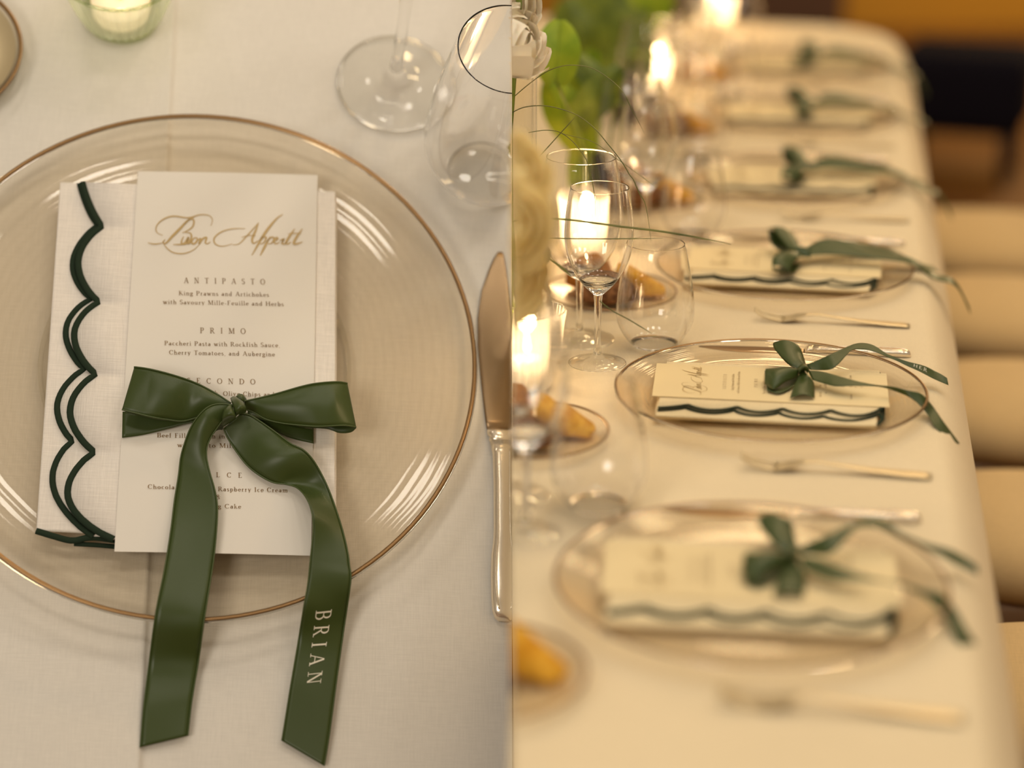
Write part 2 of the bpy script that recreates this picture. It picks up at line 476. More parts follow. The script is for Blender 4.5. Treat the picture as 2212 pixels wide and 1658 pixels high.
XH = 0.62
GL = {
    'A': (.86, g_d(.12, 0, .43, 1, TN) + g_d(.74, 0, .45, 1) + g_h(.22, .64, .34) + g_foot(.12) + g_foot(.74)),
    'B': (.72, g_v(.17, 0, 1) + g_a(.38, .75, .2, .225, -90, 90) + g_a(.4, .27, .24, .245, -90, 90) + g_h(.17, .38, .975) + g_h(.17, .4, .52) + g_h(.17, .4, .025)),
    'C': (.8, g_a(.44, .5, .34, .475, 45, 315) + [[(.66, .72), (.71, .72), (.71, .98), (.66, .9)]]),
    'D': (.86, g_v(.17, 0, 1) + g_a(.36, .5, .39, .475, -90, 90) + g_h(.17, .36, .975) + g_h(.17, .36, .025)),
    'E': (.68, g_v(.17, 0, 1) + g_h(.1, .58, .975, ends='d') + g_h(.17, .46, .52) + g_h(.1, .62, .025, ends='u')),
    'F': (.64, g_v(.17, 0, 1) + g_h(.1, .58, .975, ends='d') + g_h(.17, .46, .52)),
    'H': (.9, g_v(.17, 0, 1) + g_v(.73, 0, 1) + g_h(.17, .73, .52)),
    'I': (.36, g_v(.18, 0, 1)),
    'K': (.82, g_v(.17, 0, 1) + g_d(.22, .45, .64, 1, TN) + g_d(.72, 0, .34, .56) + g_foot(.72)),
    'L': (.66, g_v(.17, 0, 1) + g_h(.1, .6, .025, ends='u')),
    'M': (1.02, g_v(.16, 0, 1, 'bt', TN) + g_v(.86, 0, 1) + g_d(.5, .05, .2, 1) + g_d(.5, .05, .84, 1, TN)),
    'N': (.88, g_v(.16, 0, 1, 'bt', TN) + g_v(.72, 0, 1, 't', TN) + g_d(.7, 0, .18, 1)),
    'O': (.88, g_a(.44, .5, .35, .475)),
    'P': (.68, g_v(.17, 0, 1) + g_a(.36, .73, .22, .245, -90, 90) + g_h(.17, .36, .975) + g_h(.17, .36, .485)),
    'R': (.8, g_v(.17, 0, 1) + g_a(.36, .74, .2, .235, -90, 90) + g_h(.17, .36, .975) + g_h(.17, .36, .505) + g_d(.7, 0, .36, .5) + g_foot(.72)),
    'S': (.6, g_a(.3, .745, .19, .23, 20, 270) + g_a(.3, .26, .21, .235, -160, 90)),
    'T': (.76, g_v(.38, 0, 1, 'b') + g_h(.04, .72, .975, ends='dD')),
    'a': (.52, g_a(.22, .2, .15, .17) + g_v(.38, 0, .45, '') + g_a(.25, .44, .13, .16, 0, 150)),
    'b': (.6, g_v(.14, 0, 1.02, 'f', .1) + g_a(.32, .3, .18, .285)),
    'c': (.5, g_a(.28, .3, .19, .285, 50, 310)),
    'd': (.6, g_v(.44, 0, 1.02, 'f', .1) + g_a(.27, .3, .18, .285)),
    'e': (.52, g_a(.27, .3, .19, .285, 0, 315) + g_h(.1, .46, .33)),
    'f': (.38, g_v(.16, 0, .82, 'b', .1) + g_a(.28, .82, .12, .17, 60, 180) + g_h(.04, .34, .59)),
    'g': (.54, g_a(.25, .4, .16, .2) + g_a(.26, -.1, .2, .15) + g_d(.14, .08, .2, .2, .06) + g_h(.36, .52, .57)),
    'h': (.62, g_v(.14, 0, 1.02, 'bf', .1) + g_v(.48, 0, .4, 'b', .1) + g_a(.31, .38, .17, .21, 0, 180)),
    'i': (.3, g_v(.15, 0, XH, 'bf', .1) + g_a(.14, .86, .035, .035, n=8, w0=.07, w1=.07)),
    'k': (.58, g_v(.14, 0, 1.02, 'bf', .1) + g_d(.2, .28, .44, .6, TN) + g_d(.5, 0, .26, .38, .1) + g_foot(.5)),
    'l': (.3, g_v(.15, 0, 1.02, 'bf', .1)),
    'm': (.92, g_v(.14, 0, XH, 'bf', .1) + g_v(.46, 0, .4, 'b', .1) + g_v(.78, 0, .4, 'b', .1) + g_a(.3, .38, .16, .21, 0, 180) + g_a(.62, .38, .16, .21, 0, 180)),
    'n': (.62, g_v(.14, 0, XH, 'bf', .1) + g_v(.48, 0, .4, 'b', .1) + g_a(.31, .38, .17, .21, 0, 180)),
    'o': (.56, g_a(.28, .3, .2, .285)),
    'p': (.6, g_v(.14, -.32, XH, 'bf', .1) + g_a(.32, .3, .18, .285)),
    'r': (.44, g_v(.14, 0, XH, 'bf', .1) + g_a(.28, .42, .12, .15, 40, 180)),
    's': (.42, g_a(.21, .45, .11, .13, 20, 270) + g_a(.21, .16, .13, .14, -160, 90)),
    't': (.38, g_v(.16, .08, .82, '', .1) + g_a(.25, .12, .09, .1, 180, 300) + g_h(.04, .34, .59)),
    'u': (.62, g_v(.14, .2, XH, 'f', .1) + g_v(.46, 0, XH, 'f', .1) + g_a(.3, .2, .16, .18, 180, 360)),
    'v': (.56, g_d(.28, 0, .1, XH) + g_d(.28, 0, .46, XH, TN) + g_foot(.1, .6) + g_foot(.46, .6)),
    'w': (.82, g_d(.26, 0, .1, XH) + g_d(.26, 0, .42, XH, TN) + g_d(.56, 0, .42, XH) + g_d(.56, 0, .74, XH, TN) + g_foot(.1, .6) + g_foot(.74, .6)),
    'y': (.56, g_d(.28, 0, .1, XH) + g_d(.16, -.3, .46, XH, TN) + g_foot(.1, .6) + g_foot(.46, .6)),
    '&': (.8, g_a(.32, .76, .15, .2) + g_a(.3, .26, .22, .25, 60, 330) + g_d(.66, .02, .22, .66, .1) + g_h(.5, .76, .5)),
    ',': (.24, [[(.08, .0), (.18, .0), (.12, -.16), (.06, -.14)]]),
    '-': (.4, g_h(.06, .34, .28, .07)),
    ' ': (.34, []),
}


def layout(text, track=0.0):
    x = 0; polys = []
    for ch in text:
        w, q = GL[ch]
        for p in q: polys.append([(x + a, b) for a, b in p])
        x += w + track
    return polys, x - track


def text_mesh(text, put, width, cap, track=0.0):
    """put(u, v) gives the point on the surface: u along 0..width, v up in the same unit"""
    polys, w = layout(text, track); s = width / w
    vs, fs = [], []
    for p in polys:
        o = len(vs); vs += [put(a * s, b * cap) for a, b in p]; fs.append(tuple(range(o, o + len(p))))
    return vs, fs


# ================================================================ THE ROOM
o = mesh_obj('floor', *box(-7, 8, -3, 12, -0.05, 0.0), 'floor', smooth=False); tag(o, 'brown wooden floor beyond the tables', kind='structure')
wall = mesh_obj('wall_back', *box(-7, 8, 9.0, 9.2, 0, 3.6), 'wall', smooth=False); tag(wall, 'amber wall far behind the long table', kind='structure')
for x0, x1, mt in ((0.3, 1.45, 'wall_dark'), (2.62, 2.95, 'wall_pale'), (3.3, 5.2, 'wall_dark'), (-3.0, -0.8, 'wall_dark')):
    mesh_obj('panel', *box(x0, x1, 8.93, 9.0, 0.02, 3.2), mt, wall, smooth=False)

# ================================================================ THE LONG TABLE
TO = P1.copy(); TO.z = 0


def tw_(t, r, z=TZ):          # table coordinates: t along from the setting in focus, r to the right of it
    p = P1 + TD * t + RD * r; return Vector((p.x, p.y, z))


def r_of(p): return (p - P1).dot(RD)
def t_of(p): return (p - P1).dot(TD)


EDGE = r_of(Rw(1990, 720)) + 0.004
FARR = r_of(Rw(1915, 110))
TFAR = t_of(Rw(1760, 52))
TNEAR = -1.15
RC = 0.20
# outline of the table top: straight right edge, rounded far corner; to the left it passes behind the close-up table
near_l = Vector((0.0003, tw_(TNEAR, 0).y, 0))
outline = []
outline.append((near_l.x, near_l.y, 0))
pn = tw_(TNEAR, EDGE); outline.append((pn.x, pn.y, 1))
for i in range(26):
    p = tw_(TNEAR + (TFAR - RC - TNEAR) * (i + 1) / 26, EDGE); outline.append((p.x, p.y, 1))
for i in range(1, 11):
    a = math.pi / 2 * i / 10; p = tw_(TFAR - RC + RC * math.sin(a), EDGE - RC + RC * math.cos(a)); outline.append((p.x, p.y, 1))
pf = tw_(TFAR, EDGE - 2.0)
for i in range(8):
    q = tw_(TFAR, EDGE - RC - (i + 1) * 0.16); outline.append((q.x, q.y, 1))
lx = outline[-1][0]
outline.append((lx, 2.45, 0)); outline.append((0.0003, 2.45, 0))


def ring(off, z):
    out = []; n = len(outline)
    for i, (x, y, f) in enumerate(outline):
        a = Vector(outline[i - 1][:2]); b = Vector(outline[(i + 1) % n][:2]); t = (b - a).normalized(); nrm = Vector((t.y, -t.x))
        wv = 1.0
        if f:
            out.append((x + nrm.x * off * wv, y + nrm.y * off * wv, z))
        else: out.append((x, y, z))
    return out


levels = [(0, TZ + 0.001), (0.006, TZ - 0.0005), (0.014, TZ - 0.005), (0.028, TZ - 0.022), (0.046, TZ - 0.06), (0.056, TZ - 0.12), (0.060, TZ - 0.18), (0.062, TZ - 0.25)]
vs, fs = [], []
for of, z in levels: vs += ring(of, z)
n = len(outline)
fs.append(tuple(range(n)))
for i in range(len(levels) - 1):
    for k in range(n): fs.append((i * n + k, (i + 1) * n + k, (i + 1) * n + (k + 1) % n, i * n + (k + 1) % n))
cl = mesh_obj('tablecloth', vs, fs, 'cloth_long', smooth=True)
cl.data.polygons[0].use_smooth = False
tag(cl, 'warm-light-tinted tablecloth draped over the long table with a rounded far corner', 'tablecloth')
table = thing('long_table', Matrix.Translation((0.4, 2.6, 0)), 'long banquet table under the draped cloth', 'table')
ins = [(x * 0.995 + 0.004, y) for x, y, f in outline]
mesh_obj('table_top', *shift(prism(list(ins), TZ - 0.03, TZ - 0.0015), (-0.4, -2.6, 0)), 'board', table, smooth=False)
for t, r in ((-0.9, EDGE - 0.12), (TFAR - 0.3, EDGE - 0.12), (TFAR - 0.3, -0.4), (0.6, -0.4)):
    p = tw_(t, r, 0) - Vector((0.4, 2.6, 0))
    mesh_obj('leg', *shift(box(-.03, .03, -.03, .03, 0, TZ - 0.03), (p.x, p.y, 0)), 'board', table, smooth=False)

# ================================================================ THE CLOSE-UP TABLE
CR = [(378, 0), (300, 1658)]


def crease_x(y):
    a = L(378, 0); b = L(300, 1658); w = (y - b.y) / (a.y - b.y); return b.x + (a.x - b.x) * w


ya, yb = L(550, 1900).y, L(550, -260).y
us = sorted(set([-0.36 + 0.012 * i for i in range(30)] + [-0.03, -0.022, -0.016, -0.011, -0.007, -0.004, -0.002, -0.0005, 0.0006, 0.0016, 0.003, 0.005, 0.008, 0.013, 0.02] + [0.03 + 0.012 * i for i in range(26)]))


def crease_h(u):
    if u <= 0: return 0.0034 * math.exp(u / 0.016)
    return 0.0034 * math.exp(-u / 0.0011)


NY = 90; vs, fs = [], []
for j in range(NY + 1):
    y = ya + (yb - ya) * j / NY
    for u in us:
        x = crease_x(y) + u
        wob = 0.0007 * math.sin(x * 31 + y * 13) * math.sin(y * 23 - x * 9) + 0.0005 * math.sin(x * 70 + 1.3) * math.sin(y * 11 + 0.4)
        z = crease_h(u) + wob - 0.0012
        vs.append((x, y, z))
w = len(us)
for j in range(NY):
    for i in range(w - 1): fs.append((j * w + i, j * w + i + 1, (j + 1) * w + i + 1, (j + 1) * w + i))
lc = mesh_obj('tablecloth', vs, fs, 'cloth_close', matrix=ML)
tag(lc, 'cream linen tablecloth with a pressed crease under the menu place setting', 'tablecloth'); CLIP[lc] = 'L'
ct = mesh_obj('table_board', *box(-0.42, 0.42, ya, yb, -0.02, -0.0045), 'board', matrix=ML, smooth=False)
tag(ct, 'wooden board under the creased cream linen tablecloth', 'table'); CLIP[ct] = 'L'

# ---------------------------------------------------------------- charger plate
PLATE = [(0.0, 0.0050), (0.05, 0.0050), (0.10, 0.0052), (0.118, 0.0060), (0.132, 0.0085), (0.146, 0.0130), (0.156, 0.0170), (0.1595, 0.0182)]


def dish_mesh(prof, thick=0.003, seg=96):
    up = list(prof); dn = [(r, z - thick) for r, z in reversed(prof)]
    return revolve([(max(r, 1e-5), z) for r, z in up + dn], seg)


def make_charger(matrix, label, group=None, side=None, share=None):
    t = thing('charger_plate', matrix, label, 'plate', group, side)
    if share:
        for ch in share.children:
            c = ch.copy(); C.objects.link(c); c.parent = t
        return t
    d = mesh_obj('dish', *revolve([(max(r, 1e-5), z) for r, z in PLATE], 128), 'plate', t)
    base = [(0.085, 0.0), (0.088, 0.0005), (0.089, 0.004), (0.086, 0.0048)]
    mesh_obj('foot_ring', *revolve(base, 96), 'glass', t)
    edge = [(0.1582, 0.0172), (0.1600, 0.0168), (0.1612, 0.0180), (0.1606, 0.0192), (0.1590, 0.0192), (0.1582, 0.0172)]
    mesh_obj('glass_edge', *revolve(edge, 128), 'solid_glass', t)
    gr = [(0.1580, 0.0189), (0.1586, 0.0195), (0.1594, 0.0197), (0.1602, 0.0196), (0.1605, 0.0191), (0.1594, 0.0188), (0.1580, 0.0187)]
    tag(mesh_obj('rim', *revolve(gr, 128), 'gold', t), 'thin gold rim')
    return t


# ---------------------------------------------------------------- napkin with scalloped green edge, folded in layers
def arc_pts(p0, pm, p1, n=10):
    """arc from cusp p0 to cusp p1 bulging through pm"""
    p0, pm, p1 = map(Vector, (p0, pm, p1)); out = []
    c = pm * 2 - (p0 + p1) * 0.5
    for i in range(n + 1):
        t = i / n
        s = math.sin(t * math.pi)
        out.append(p0.lerp(p1, t) + (pm - (p0 + p1) * 0.5) * (s ** 0.8))
    return out


INNER = [((178, 393), (196, 446), (221, 489)), ((221, 489), (169, 566), (214, 652)), ((214, 652), (160, 722), (207, 808)), ((207, 808), (151, 887), (204, 976)), ((204, 976), (147, 1075), (246, 1164))]
OUTER = [((172, 396), (190, 450), (212, 486)), ((212, 486), (157, 566), (198, 645)), ((198, 645), (142, 712), (182, 797)), ((182, 797), (124, 870), (157, 952)), ((157, 952), (115, 1052), (202, 1158))]
NB = 0.0038


def scallop(segs, h):
    pts = []
    for k, (a, m_, b) in enumerate(segs):
        q = arc_pts(a, m_, b, 12)
        pts += q if k == 0 else q[1:]
    return [L(p.x, p.y, h) for p in pts]


def band(pts, wd, hh=0.0008):
    """a raised stitched band along a line, lying on the side of the line away from the bulge"""
    n = len(pts); vs, fs = [], []
    for i, p in enumerate(pts):
        a = pts[max(i - 1, 0)]; b = pts[min(i + 1, n - 1)]; t = (b - a); t.z = 0; t.normalize(); nr = Vector((-t.y, t.x, 0))
        for k, (o_, z) in enumerate(((-.5, -.0003), (-.42, hh * .8), (0, hh), (.42, hh * .8), (.5, -.0003))):
            vs.append(p + nr * (o_ * wd) + Vector((0, 0, z)))
    for i in range(n - 1):
        for k in range(4): fs.append((i * 5 + k, i * 5 + k + 1, (i + 1) * 5 + k + 1, (i + 1) * 5 + k))
    return vs, fs


def fan(pts_l, pts_r, z_lift=0.0, m=6, drop=0.0012):
    vs, fs = [], []
    n = len(pts_l)
    for i in range(n):
        for k in range(m + 1):
            vs.append(pts_l[i].lerp(pts_r[i], k / m))
    for i in range(n - 1):
        for k in range(m): fs.append((i * (m + 1) + k, i * (m + 1) + k + 1, (i + 1) * (m + 1) + k + 1, (i + 1) * (m + 1) + k))
    o = len(vs)
    for i in range(n): vs.append(pts_l[i] - Vector((0, 0, drop)))
    for i in range(n - 1): fs.append((i * (m + 1), (i + 1) * (m + 1), o + i + 1, o + i))
    return vs, fs


def make_napkin(matrix, label, group=None, side=None, share=None):
    t = thing('folded_napkin', matrix, label, 'napkin', group, side)
    if share:
        for ch in share.children:
            c = ch.copy(); C.objects.link(c); c.parent = t
        return t
    z0, z1, z2 = 0.0105, 0.0128, 0.0150
    # bottom layers: two plain folds
    quad = [L(130, 394, z0), L(724, 414, z0), L(722, 1180, z0), L(78, 1146, z0)]
    def layer(q, zb, zt, cornr=0.002):
        g = 10; vs, fs = [], []
        for zz, ins_ in ((zb, 0.001), ((zb + zt) / 2, 0.0), (zt - 0.0003, 0.0003), (zt, 0.0016)):
            c = sum(q, Vector()) / 4
            for i in range(4):
                for k in range(g):
                    p = q[i].lerp(q[(i + 1) % 4], k / g); d = (c - p); d.z = 0; d.normalize()
                    vs.append(Vector((p.x, p.y, zz)) + d * ins_)
        n_ = 4 * g
        for r_ in range(3):
            for k in range(n_): fs.append((r_ * n_ + k, r_ * n_ + (k + 1) % n_, (r_ + 1) * n_ + (k + 1) % n_, (r_ + 1) * n_ + k))
        fs.append(tuple(range(3 * n_, 4 * n_))); fs.append(tuple(reversed(range(n_))))
        return vs, fs
    q2 = [p.copy() for p in quad]
    mesh_obj('lower_fold', *layer([Vector((p.x, p.y, 0)) + Vector((0.0012, 0.0012, 0)) for p in quad], 0.0072, 0.0094), 'napkin', t)
    mesh_obj('middle_fold', *layer(quad, 0.0090, 0.0116), 'napkin', t)
    for nm, seg, z in (('under_flap', OUTER, z1), ('top_flap', INNER, z2)):
        l = resample(scallop(seg, z), 90)
        top, bot = L(724, 414, z), L(722, 1178, z)
        r_ = [top.lerp(bot, i / 89) for i in range(90)]
        mesh_obj(nm, *fan(l, r_, drop=0.0016), 'napkin', t)
        tag(mesh_obj('scalloped_edge', *band(l, NB if seg is INNER else NB * 0.92), 'hem', t), 'dark green stitched scalloped edge')
    # green hems on the edge nearest the guest
    hem = catmull([L(78, 1146, 0.0112), L(118, 1158, 0.0112), L(157, 1167, 0.0112), L(204, 1160, 0.0118), L(300, 1172, 0.0118), L(480, 1178, 0.0118), L(722, 1182, 0.0118)], 60)
    tag(mesh_obj('hem', *band(hem, 0.0036, 0.0010), 'hem', t), 'dark green stitched hem')
    hem2 = catmull([L(160, 1174, 0.0092), L(200, 1176, 0.0095), L(300, 1183, 0.0095), L(480, 1188, 0.0095), L(718, 1190, 0.0095)], 50)
    tag(mesh_obj('hem', *band(hem2, 0.0026, 0.0008), 'hem', t), 'dark green stitched hem')
    return t


# ---------------------------------------------------------------- menu card
CZ = 0.0166
CARD = [(298, 369), (686, 377), (672, 1199), (247, 1190)]


def make_card(matrix, label, group=None, side=None, share=None):
    t = thing('menu_card', matrix, label, 'card', group, side)
    if share:
        for ch in share.children:
            c = ch.copy(); C.objects.link(c); c.parent = t
        return t
    q = [L(x, y, CZ) for x, y in CARD]
    g = 16; vs, fs = [], []
    def cz(u, v): return CZ + 0.0006 * math.sin(math.pi * u) - 0.0004
    for zz in (0.0, -0.0005):
        for j in range(g + 1):
            for i in range(g + 1):
                u, v = i / g, j / g
                p = q[0].lerp(q[1], u).lerp(q[3].lerp(q[2], u), v); vs.append((p.x, p.y, cz(u, v) + zz))
    n1 = (g + 1) ** 2; k = g + 1
    for j in range(g):
        for i in range(g):
            a = j * k + i; fs.append((a, a + k, a + k + 1, a + 1)); fs.append((n1 + a, n1 + a + 1, n1 + a + k + 1, n1 + a + k))
    edge = [i for i in range(k)] + [j * k + g for j in range(1, k)] + [g * k + i for i in range(g - 1, -1, -1)] + [j * k for j in range(g - 1, 0, -1)]
    for a, b in zip(edge, edge[1:] + edge[:1]): fs.append((a, b, n1 + b, n1 + a))
    mesh_obj('card', vs, fs, 'paper', t, smooth=False)
    ZT = CZ + 0.00045
    ink, light = [], []
    SL_ = 0.0185
    def line(text, x0, x1, yb_, cap, track=0.0, dst=ink):
        a = L(x0, yb_, ZT); b = L(x1, yb_ + SL_ * (x1 - x0), ZT); ux = (b - a); wd = ux.length; ux.normalize()
        c = L(x0 + cap * -0.02, yb_ - cap, ZT); up = (c - a); cp = up.length; up.normalize()
        put = lambda u, v: a + ux * u + up * v
        dst.append(text_mesh(text, put, wd, cp, track))
    line('ANTIPASTO', 397, 573, 611, 12, 0.95)
    line('King Prawns and Artichokes', 386, 581, 637, 9.5, 0.12)
    line('with Savoury Mille-Feuille and Herbs', 352, 613, 656, 9.5, 0.12)
    line('PRIMO', 432, 531, 719, 12, 0.95)
    line('Paccheri Pasta with Rockfish Sauce,', 355, 605, 745, 9.5, 0.12)
    line('Cherry Tomatoes, and Aubergine', 365, 594, 765, 9.5, 0.12)
    line('SECONDO', 404, 552, 827, 11.5, 0.95)
    line('h', 464, 471, 853, 9.5)
    line('Olive Chips and', 482, 593, 854, 9.5, 0.12)
    line('Beef Fill', 339, 401, 944, 9.5, 0.12)
    line('h in', 458, 486, 946, 9.5, 0.12)
    line('wi', 383, 400, 965, 9.5, 0.12)
    line('to Mill', 451, 505, 966, 9.5, 0.12)
    line('LCE', 467, 523, 1030, 10.5, 1.15)
    line('Chocola', 319, 377, 1055, 9.5, 0.12)
    line('Raspberry Ice Cream', 471, 621, 1060, 9.5, 0.12)
    line('&', 467, 477, 1077, 9.5)
    line('g Cake', 471, 521, 1097, 9.5, 0.12)
    mesh_obj('printed_lines', *merge(*ink), 'ink', t, smooth=False)
    # the script heading, traced as pen strokes
    def pen(pts, w0, w1):
        pp = catmull([L(300 + x / 5.821, 430 + y / 5.821, ZT) for x, y in pts], max(14, 6 * len(pts)))
        n_ = len(pp); vs, fs = [], []
        for i, p in enumerate(pp):
            d = (pp[min(i + 1, n_ - 1)] - pp[max(i - 1, 0)]); d.z = 0; d.normalize(); nr = Vector((-d.y, d.x, 0))
            w_ = (w0 + (w1 - w0) * math.sin(math.pi * i / (n_ - 1))) * 0.00020
            vs += [p - nr * w_ / 2, p + nr * w_ / 2]
        return vs, [(2 * i, 2 * i + 2, 2 * i + 3, 2 * i + 1) for i in range(n_ - 1)]
    S = [
        ([(700, 225), (620, 260), (520, 365), (420, 465), (340, 550), (300, 540), (330, 505)], 2, 8),
        ([(905, 335), (925, 260), (880, 205), (770, 195), (620, 232), (430, 212), (300, 255), (222, 335), (225, 415), (300, 452)], 1.5, 4.5),
        ([(560, 330), (640, 255), (690, 265), (675, 345), (590, 405), (545, 420)], 2, 5),
        ([(575, 415), (650, 430), (655, 500), (590, 558), (500, 568), (430, 568)], 2, 6),
        ([(300, 540), (345, 605), (430, 668), (560, 682), (680, 640), (765, 565)], 1.5, 3.5),
        ([(110, 545), (200, 562), (300, 548)], 1.5, 3.5),
        ([(560, 470), (535, 530), (545, 562), (585, 540), (625, 475), (605, 545), (630, 560), (665, 520)], 2.5, 6),
        ([(705, 480), (665, 520), (675, 560), (715, 545), (735, 495), (700, 480)], 2.5, 6),
        ([(740, 520), (775, 490), (755, 562), (800, 500), (850, 482), (835, 545), (860, 560), (900, 535)], 2.5, 6),
        ([(1340, 368), (1180, 372), (1040, 410), (950, 485), (960, 560), (1050, 592), (1180, 560)], 1.5, 4.5),
        ([(1180, 575), (1260, 560), (1350, 470), (1440, 370), (1505, 295)], 2, 4),
        ([(1505, 295), (1465, 400), (1425, 500), (1440, 555), (1500, 520)], 2, 7),
        ([(1290, 480), (1380, 455), (1470, 460)], 1.5, 3),
        ([(1810, 190), (1740, 235), (1640, 350), (1550, 480), (1480, 600), (1420, 705)], 2, 8),
        ([(1500, 540), (1550, 480), (1600, 480), (1570, 545), (1520, 560)], 2, 5),
        ([(1650, 470), (1600, 560), (1525, 710)], 2, 7),
        ([(1600, 540), (1660, 480), (1700, 490), (1670, 550), (1620, 560)], 2, 5),
        ([(1690, 535), (1745, 500), (1730, 480), (1700, 520), (1720, 560), (1770, 540)], 2, 5),
        ([(1960, 370), (1890, 470), (1850, 550), (1880, 560), (1910, 535)], 2, 7),
        ([(1830, 490), (1800, 550), (1830, 560), (1860, 530)], 2, 5),
        ([(2055, 370), (1985, 470), (1945, 550), (1975, 562), (2060, 535)], 2, 7),
        ([(1870, 435), (1960, 428), (2040, 432)], 1.5, 3),
        ([(1770, 520), (1820, 500), (1790, 560)], 2, 5),
    ]
    tag(mesh_obj('script_heading', *merge(*[pen(*s_) for s_ in S]), 'ink_light', t, smooth=False), 'flowing script heading in gold ink')
    return t


chargerL = make_charger(ML, 'large glass charger plate with gold rim holding the tied menu', None, 'L')
napkinL = make_napkin(ML, 'white linen napkin with green scalloped edge folded on the big plate', None, 'L')
cardL = make_card(ML, 'ivory menu card tied with the ribbon that carries a name in capitals', None, 'L')

# ---------------------------------------------------------------- the ribbon bow, traced edge by edge
bowL = thing('ribbon_bow', ML, 'dark green satin bow with BRIAN printed on one tail, tied round the menu', 'ribbon', None, 'L')


def Z4(pts, h):     # crop 4 coordinates
    hs = h if isinstance(h, (list, tuple)) else [h] * len(pts)
    return [(60 + x / 2.989, 760 + y / 2.989, z) for (x, y), z in zip(pts, hs)]


def lift(pts, scale=1.0): return [L(x, y, z) for x, y, z in pts]


def hs(n, *kv):
    """heights interpolated along n control points from key values"""
    out = []
    for i in range(n):
        x = i / (n - 1) * (len(kv) - 1); k = min(int(x), len(kv) - 2); w_ = x - k
        out.append(kv[k] * (1 - w_) + kv[k + 1] * w_)
    return out


def strip_part(name, A, B, parent, n=60, m=8, bulge=0.0, label=None, stitch=True, mat='satin'):
    s = Strip(A, B, n, m, bulge)
    o = mesh_obj(name, *s.mesh(), mat, parent)
    md = o.modifiers.new('thickness', 'SOLIDIFY'); md.thickness = 0.0004; md.offset = 0
    if stitch:
        for q, v in (('A', 0.012), ('B', 0.988)):
            pts = [s.at(i / (n * 2 - 1), v, 0.00035) for i in range(n * 2)]
            e_ = mesh_obj('selvedge', *tube(pts, 0.00045, 5), 'satin_edge', o)
    return s, o


bz = CZ + 0.0008
# band round the card
tl = Z4([(1290, 380), (1100, 400), (900, 395), (612, 385)], [bz + .006, bz + .004, bz + .002, bz]); bl = Z4([(1290, 440), (1060, 455), (900, 496), (740, 535), (609, 553)], [bz + .006, bz + .004, bz + .002, bz, bz])
strip_part('wrap_band', lift(tl), lift(bl), bowL, 30, 6, stitch=False)
tr = Z4([(1380, 380), (1500, 420), (1700, 470), (1846, 492)], [bz + .006, bz + .004, bz + .002, bz]); br = Z4([(1380, 450), (1500, 470), (1640, 530), (1720, 562), (1846, 590)], [bz + .006, bz + .004, bz + .002, bz, bz])
strip_part('wrap_band', lift(tr), lift(br), bowL, 30, 6, stitch=False)
# left loop: back panel and front panel share the folded end
fa = [(1312, 330), (1220, 270), (1090, 200), (950, 150), (800, 110), (700, 95), (690, 96)]
fb = [(1300, 395), (1200, 400), (1100, 425), (1000, 450), (900, 441), (800, 424), (680, 394), (608, 376)]
A = lift(Z4(fa, hs(7, .030, .030, .032, .035, .036, .033, .031))); B = lift(Z4(fb, hs(8, .026, .026, .024, .024, .026, .029, .030, .029)))
def fold_bulge(u): return 0.005 * math.sin(math.pi * min(u * 1.25, 1)) - 0.003 * math.exp(-((u - 0.42) / 0.1) ** 2)
sL, _ = strip_part('loop', A, B, bowL, 60, 10, fold_bulge)
ba = [(690, 96), (760, 120), (950, 180), (1150, 270), (1300, 350)]; bb = [(608, 376), (690, 402), (850, 440), (1020, 450), (1280, 420)]
strip_part('loop', lift(Z4(ba, hs(5, .031, .024, .021, .021, .024))), lift(Z4(bb, hs(5, .029, .0225, .0195, .020, .023))), bowL, 40, 8, -0.001, stitch=False)
# right loop
fa = [(1400, 318), (1480, 300), (1600, 270), (1750, 226), (1850, 203), (1960, 192), (2020, 192), (2062, 200)]
fb = [(1400, 372), (1460, 392), (1540, 438), (1650, 465), (1800, 481), (1900, 485), (2040, 478), (2120, 488)]
def fold_bulge2(u): return 0.004 * math.sin(math.pi * min(u * 1.15, 1)) + 0.002 * math.exp(-((u - 0.82) / 0.1) ** 2)
strip_part('loop', lift(Z4(fa, hs(8, .030, .031, .033, .036, .037, .036, .034, .031))), lift(Z4(fb, hs(8, .026, .026, .027, .029, .032, .033, .032, .028))), bowL, 60, 10, fold_bulge2)
ba = [(2062, 200), (2000, 215), (1800, 250), (1600, 300), (1420, 350)]; bb = [(2120, 490), (2085, 518), (2010, 522), (1930, 496), (1750, 480), (1420, 420)]
strip_part('loop', lift(Z4(ba, hs(5, .031, .024, .021, .022, .025))), lift(Z4(bb, hs(6, .028, .024, .021, .020, .021, .024))), bowL, 40, 8, -0.001, stitch=False)
# tails
ZT5 = lambda pts: [(240 + x / 3.468, 1180 + y / 3.468) for x, y in pts]
Z4p = lambda pts: [(60 + x / 2.989, 760 + y / 2.989) for x, y in pts]


def withz(pts, keys):
    """heights set by pixel row; keys = [(row, height), ...]"""
    out = []
    for x, y in pts:
        k = 0
        while k < len(keys) - 2 and y > keys[k + 1][0]: k += 1
        (y0, z0), (y1, z1) = keys[k], keys[k + 1]
        w_ = min(max((y - y0) / (y1 - y0), 0), 1); out.append(L(x, y, z0 + (z1 - z0) * w_))
    return out


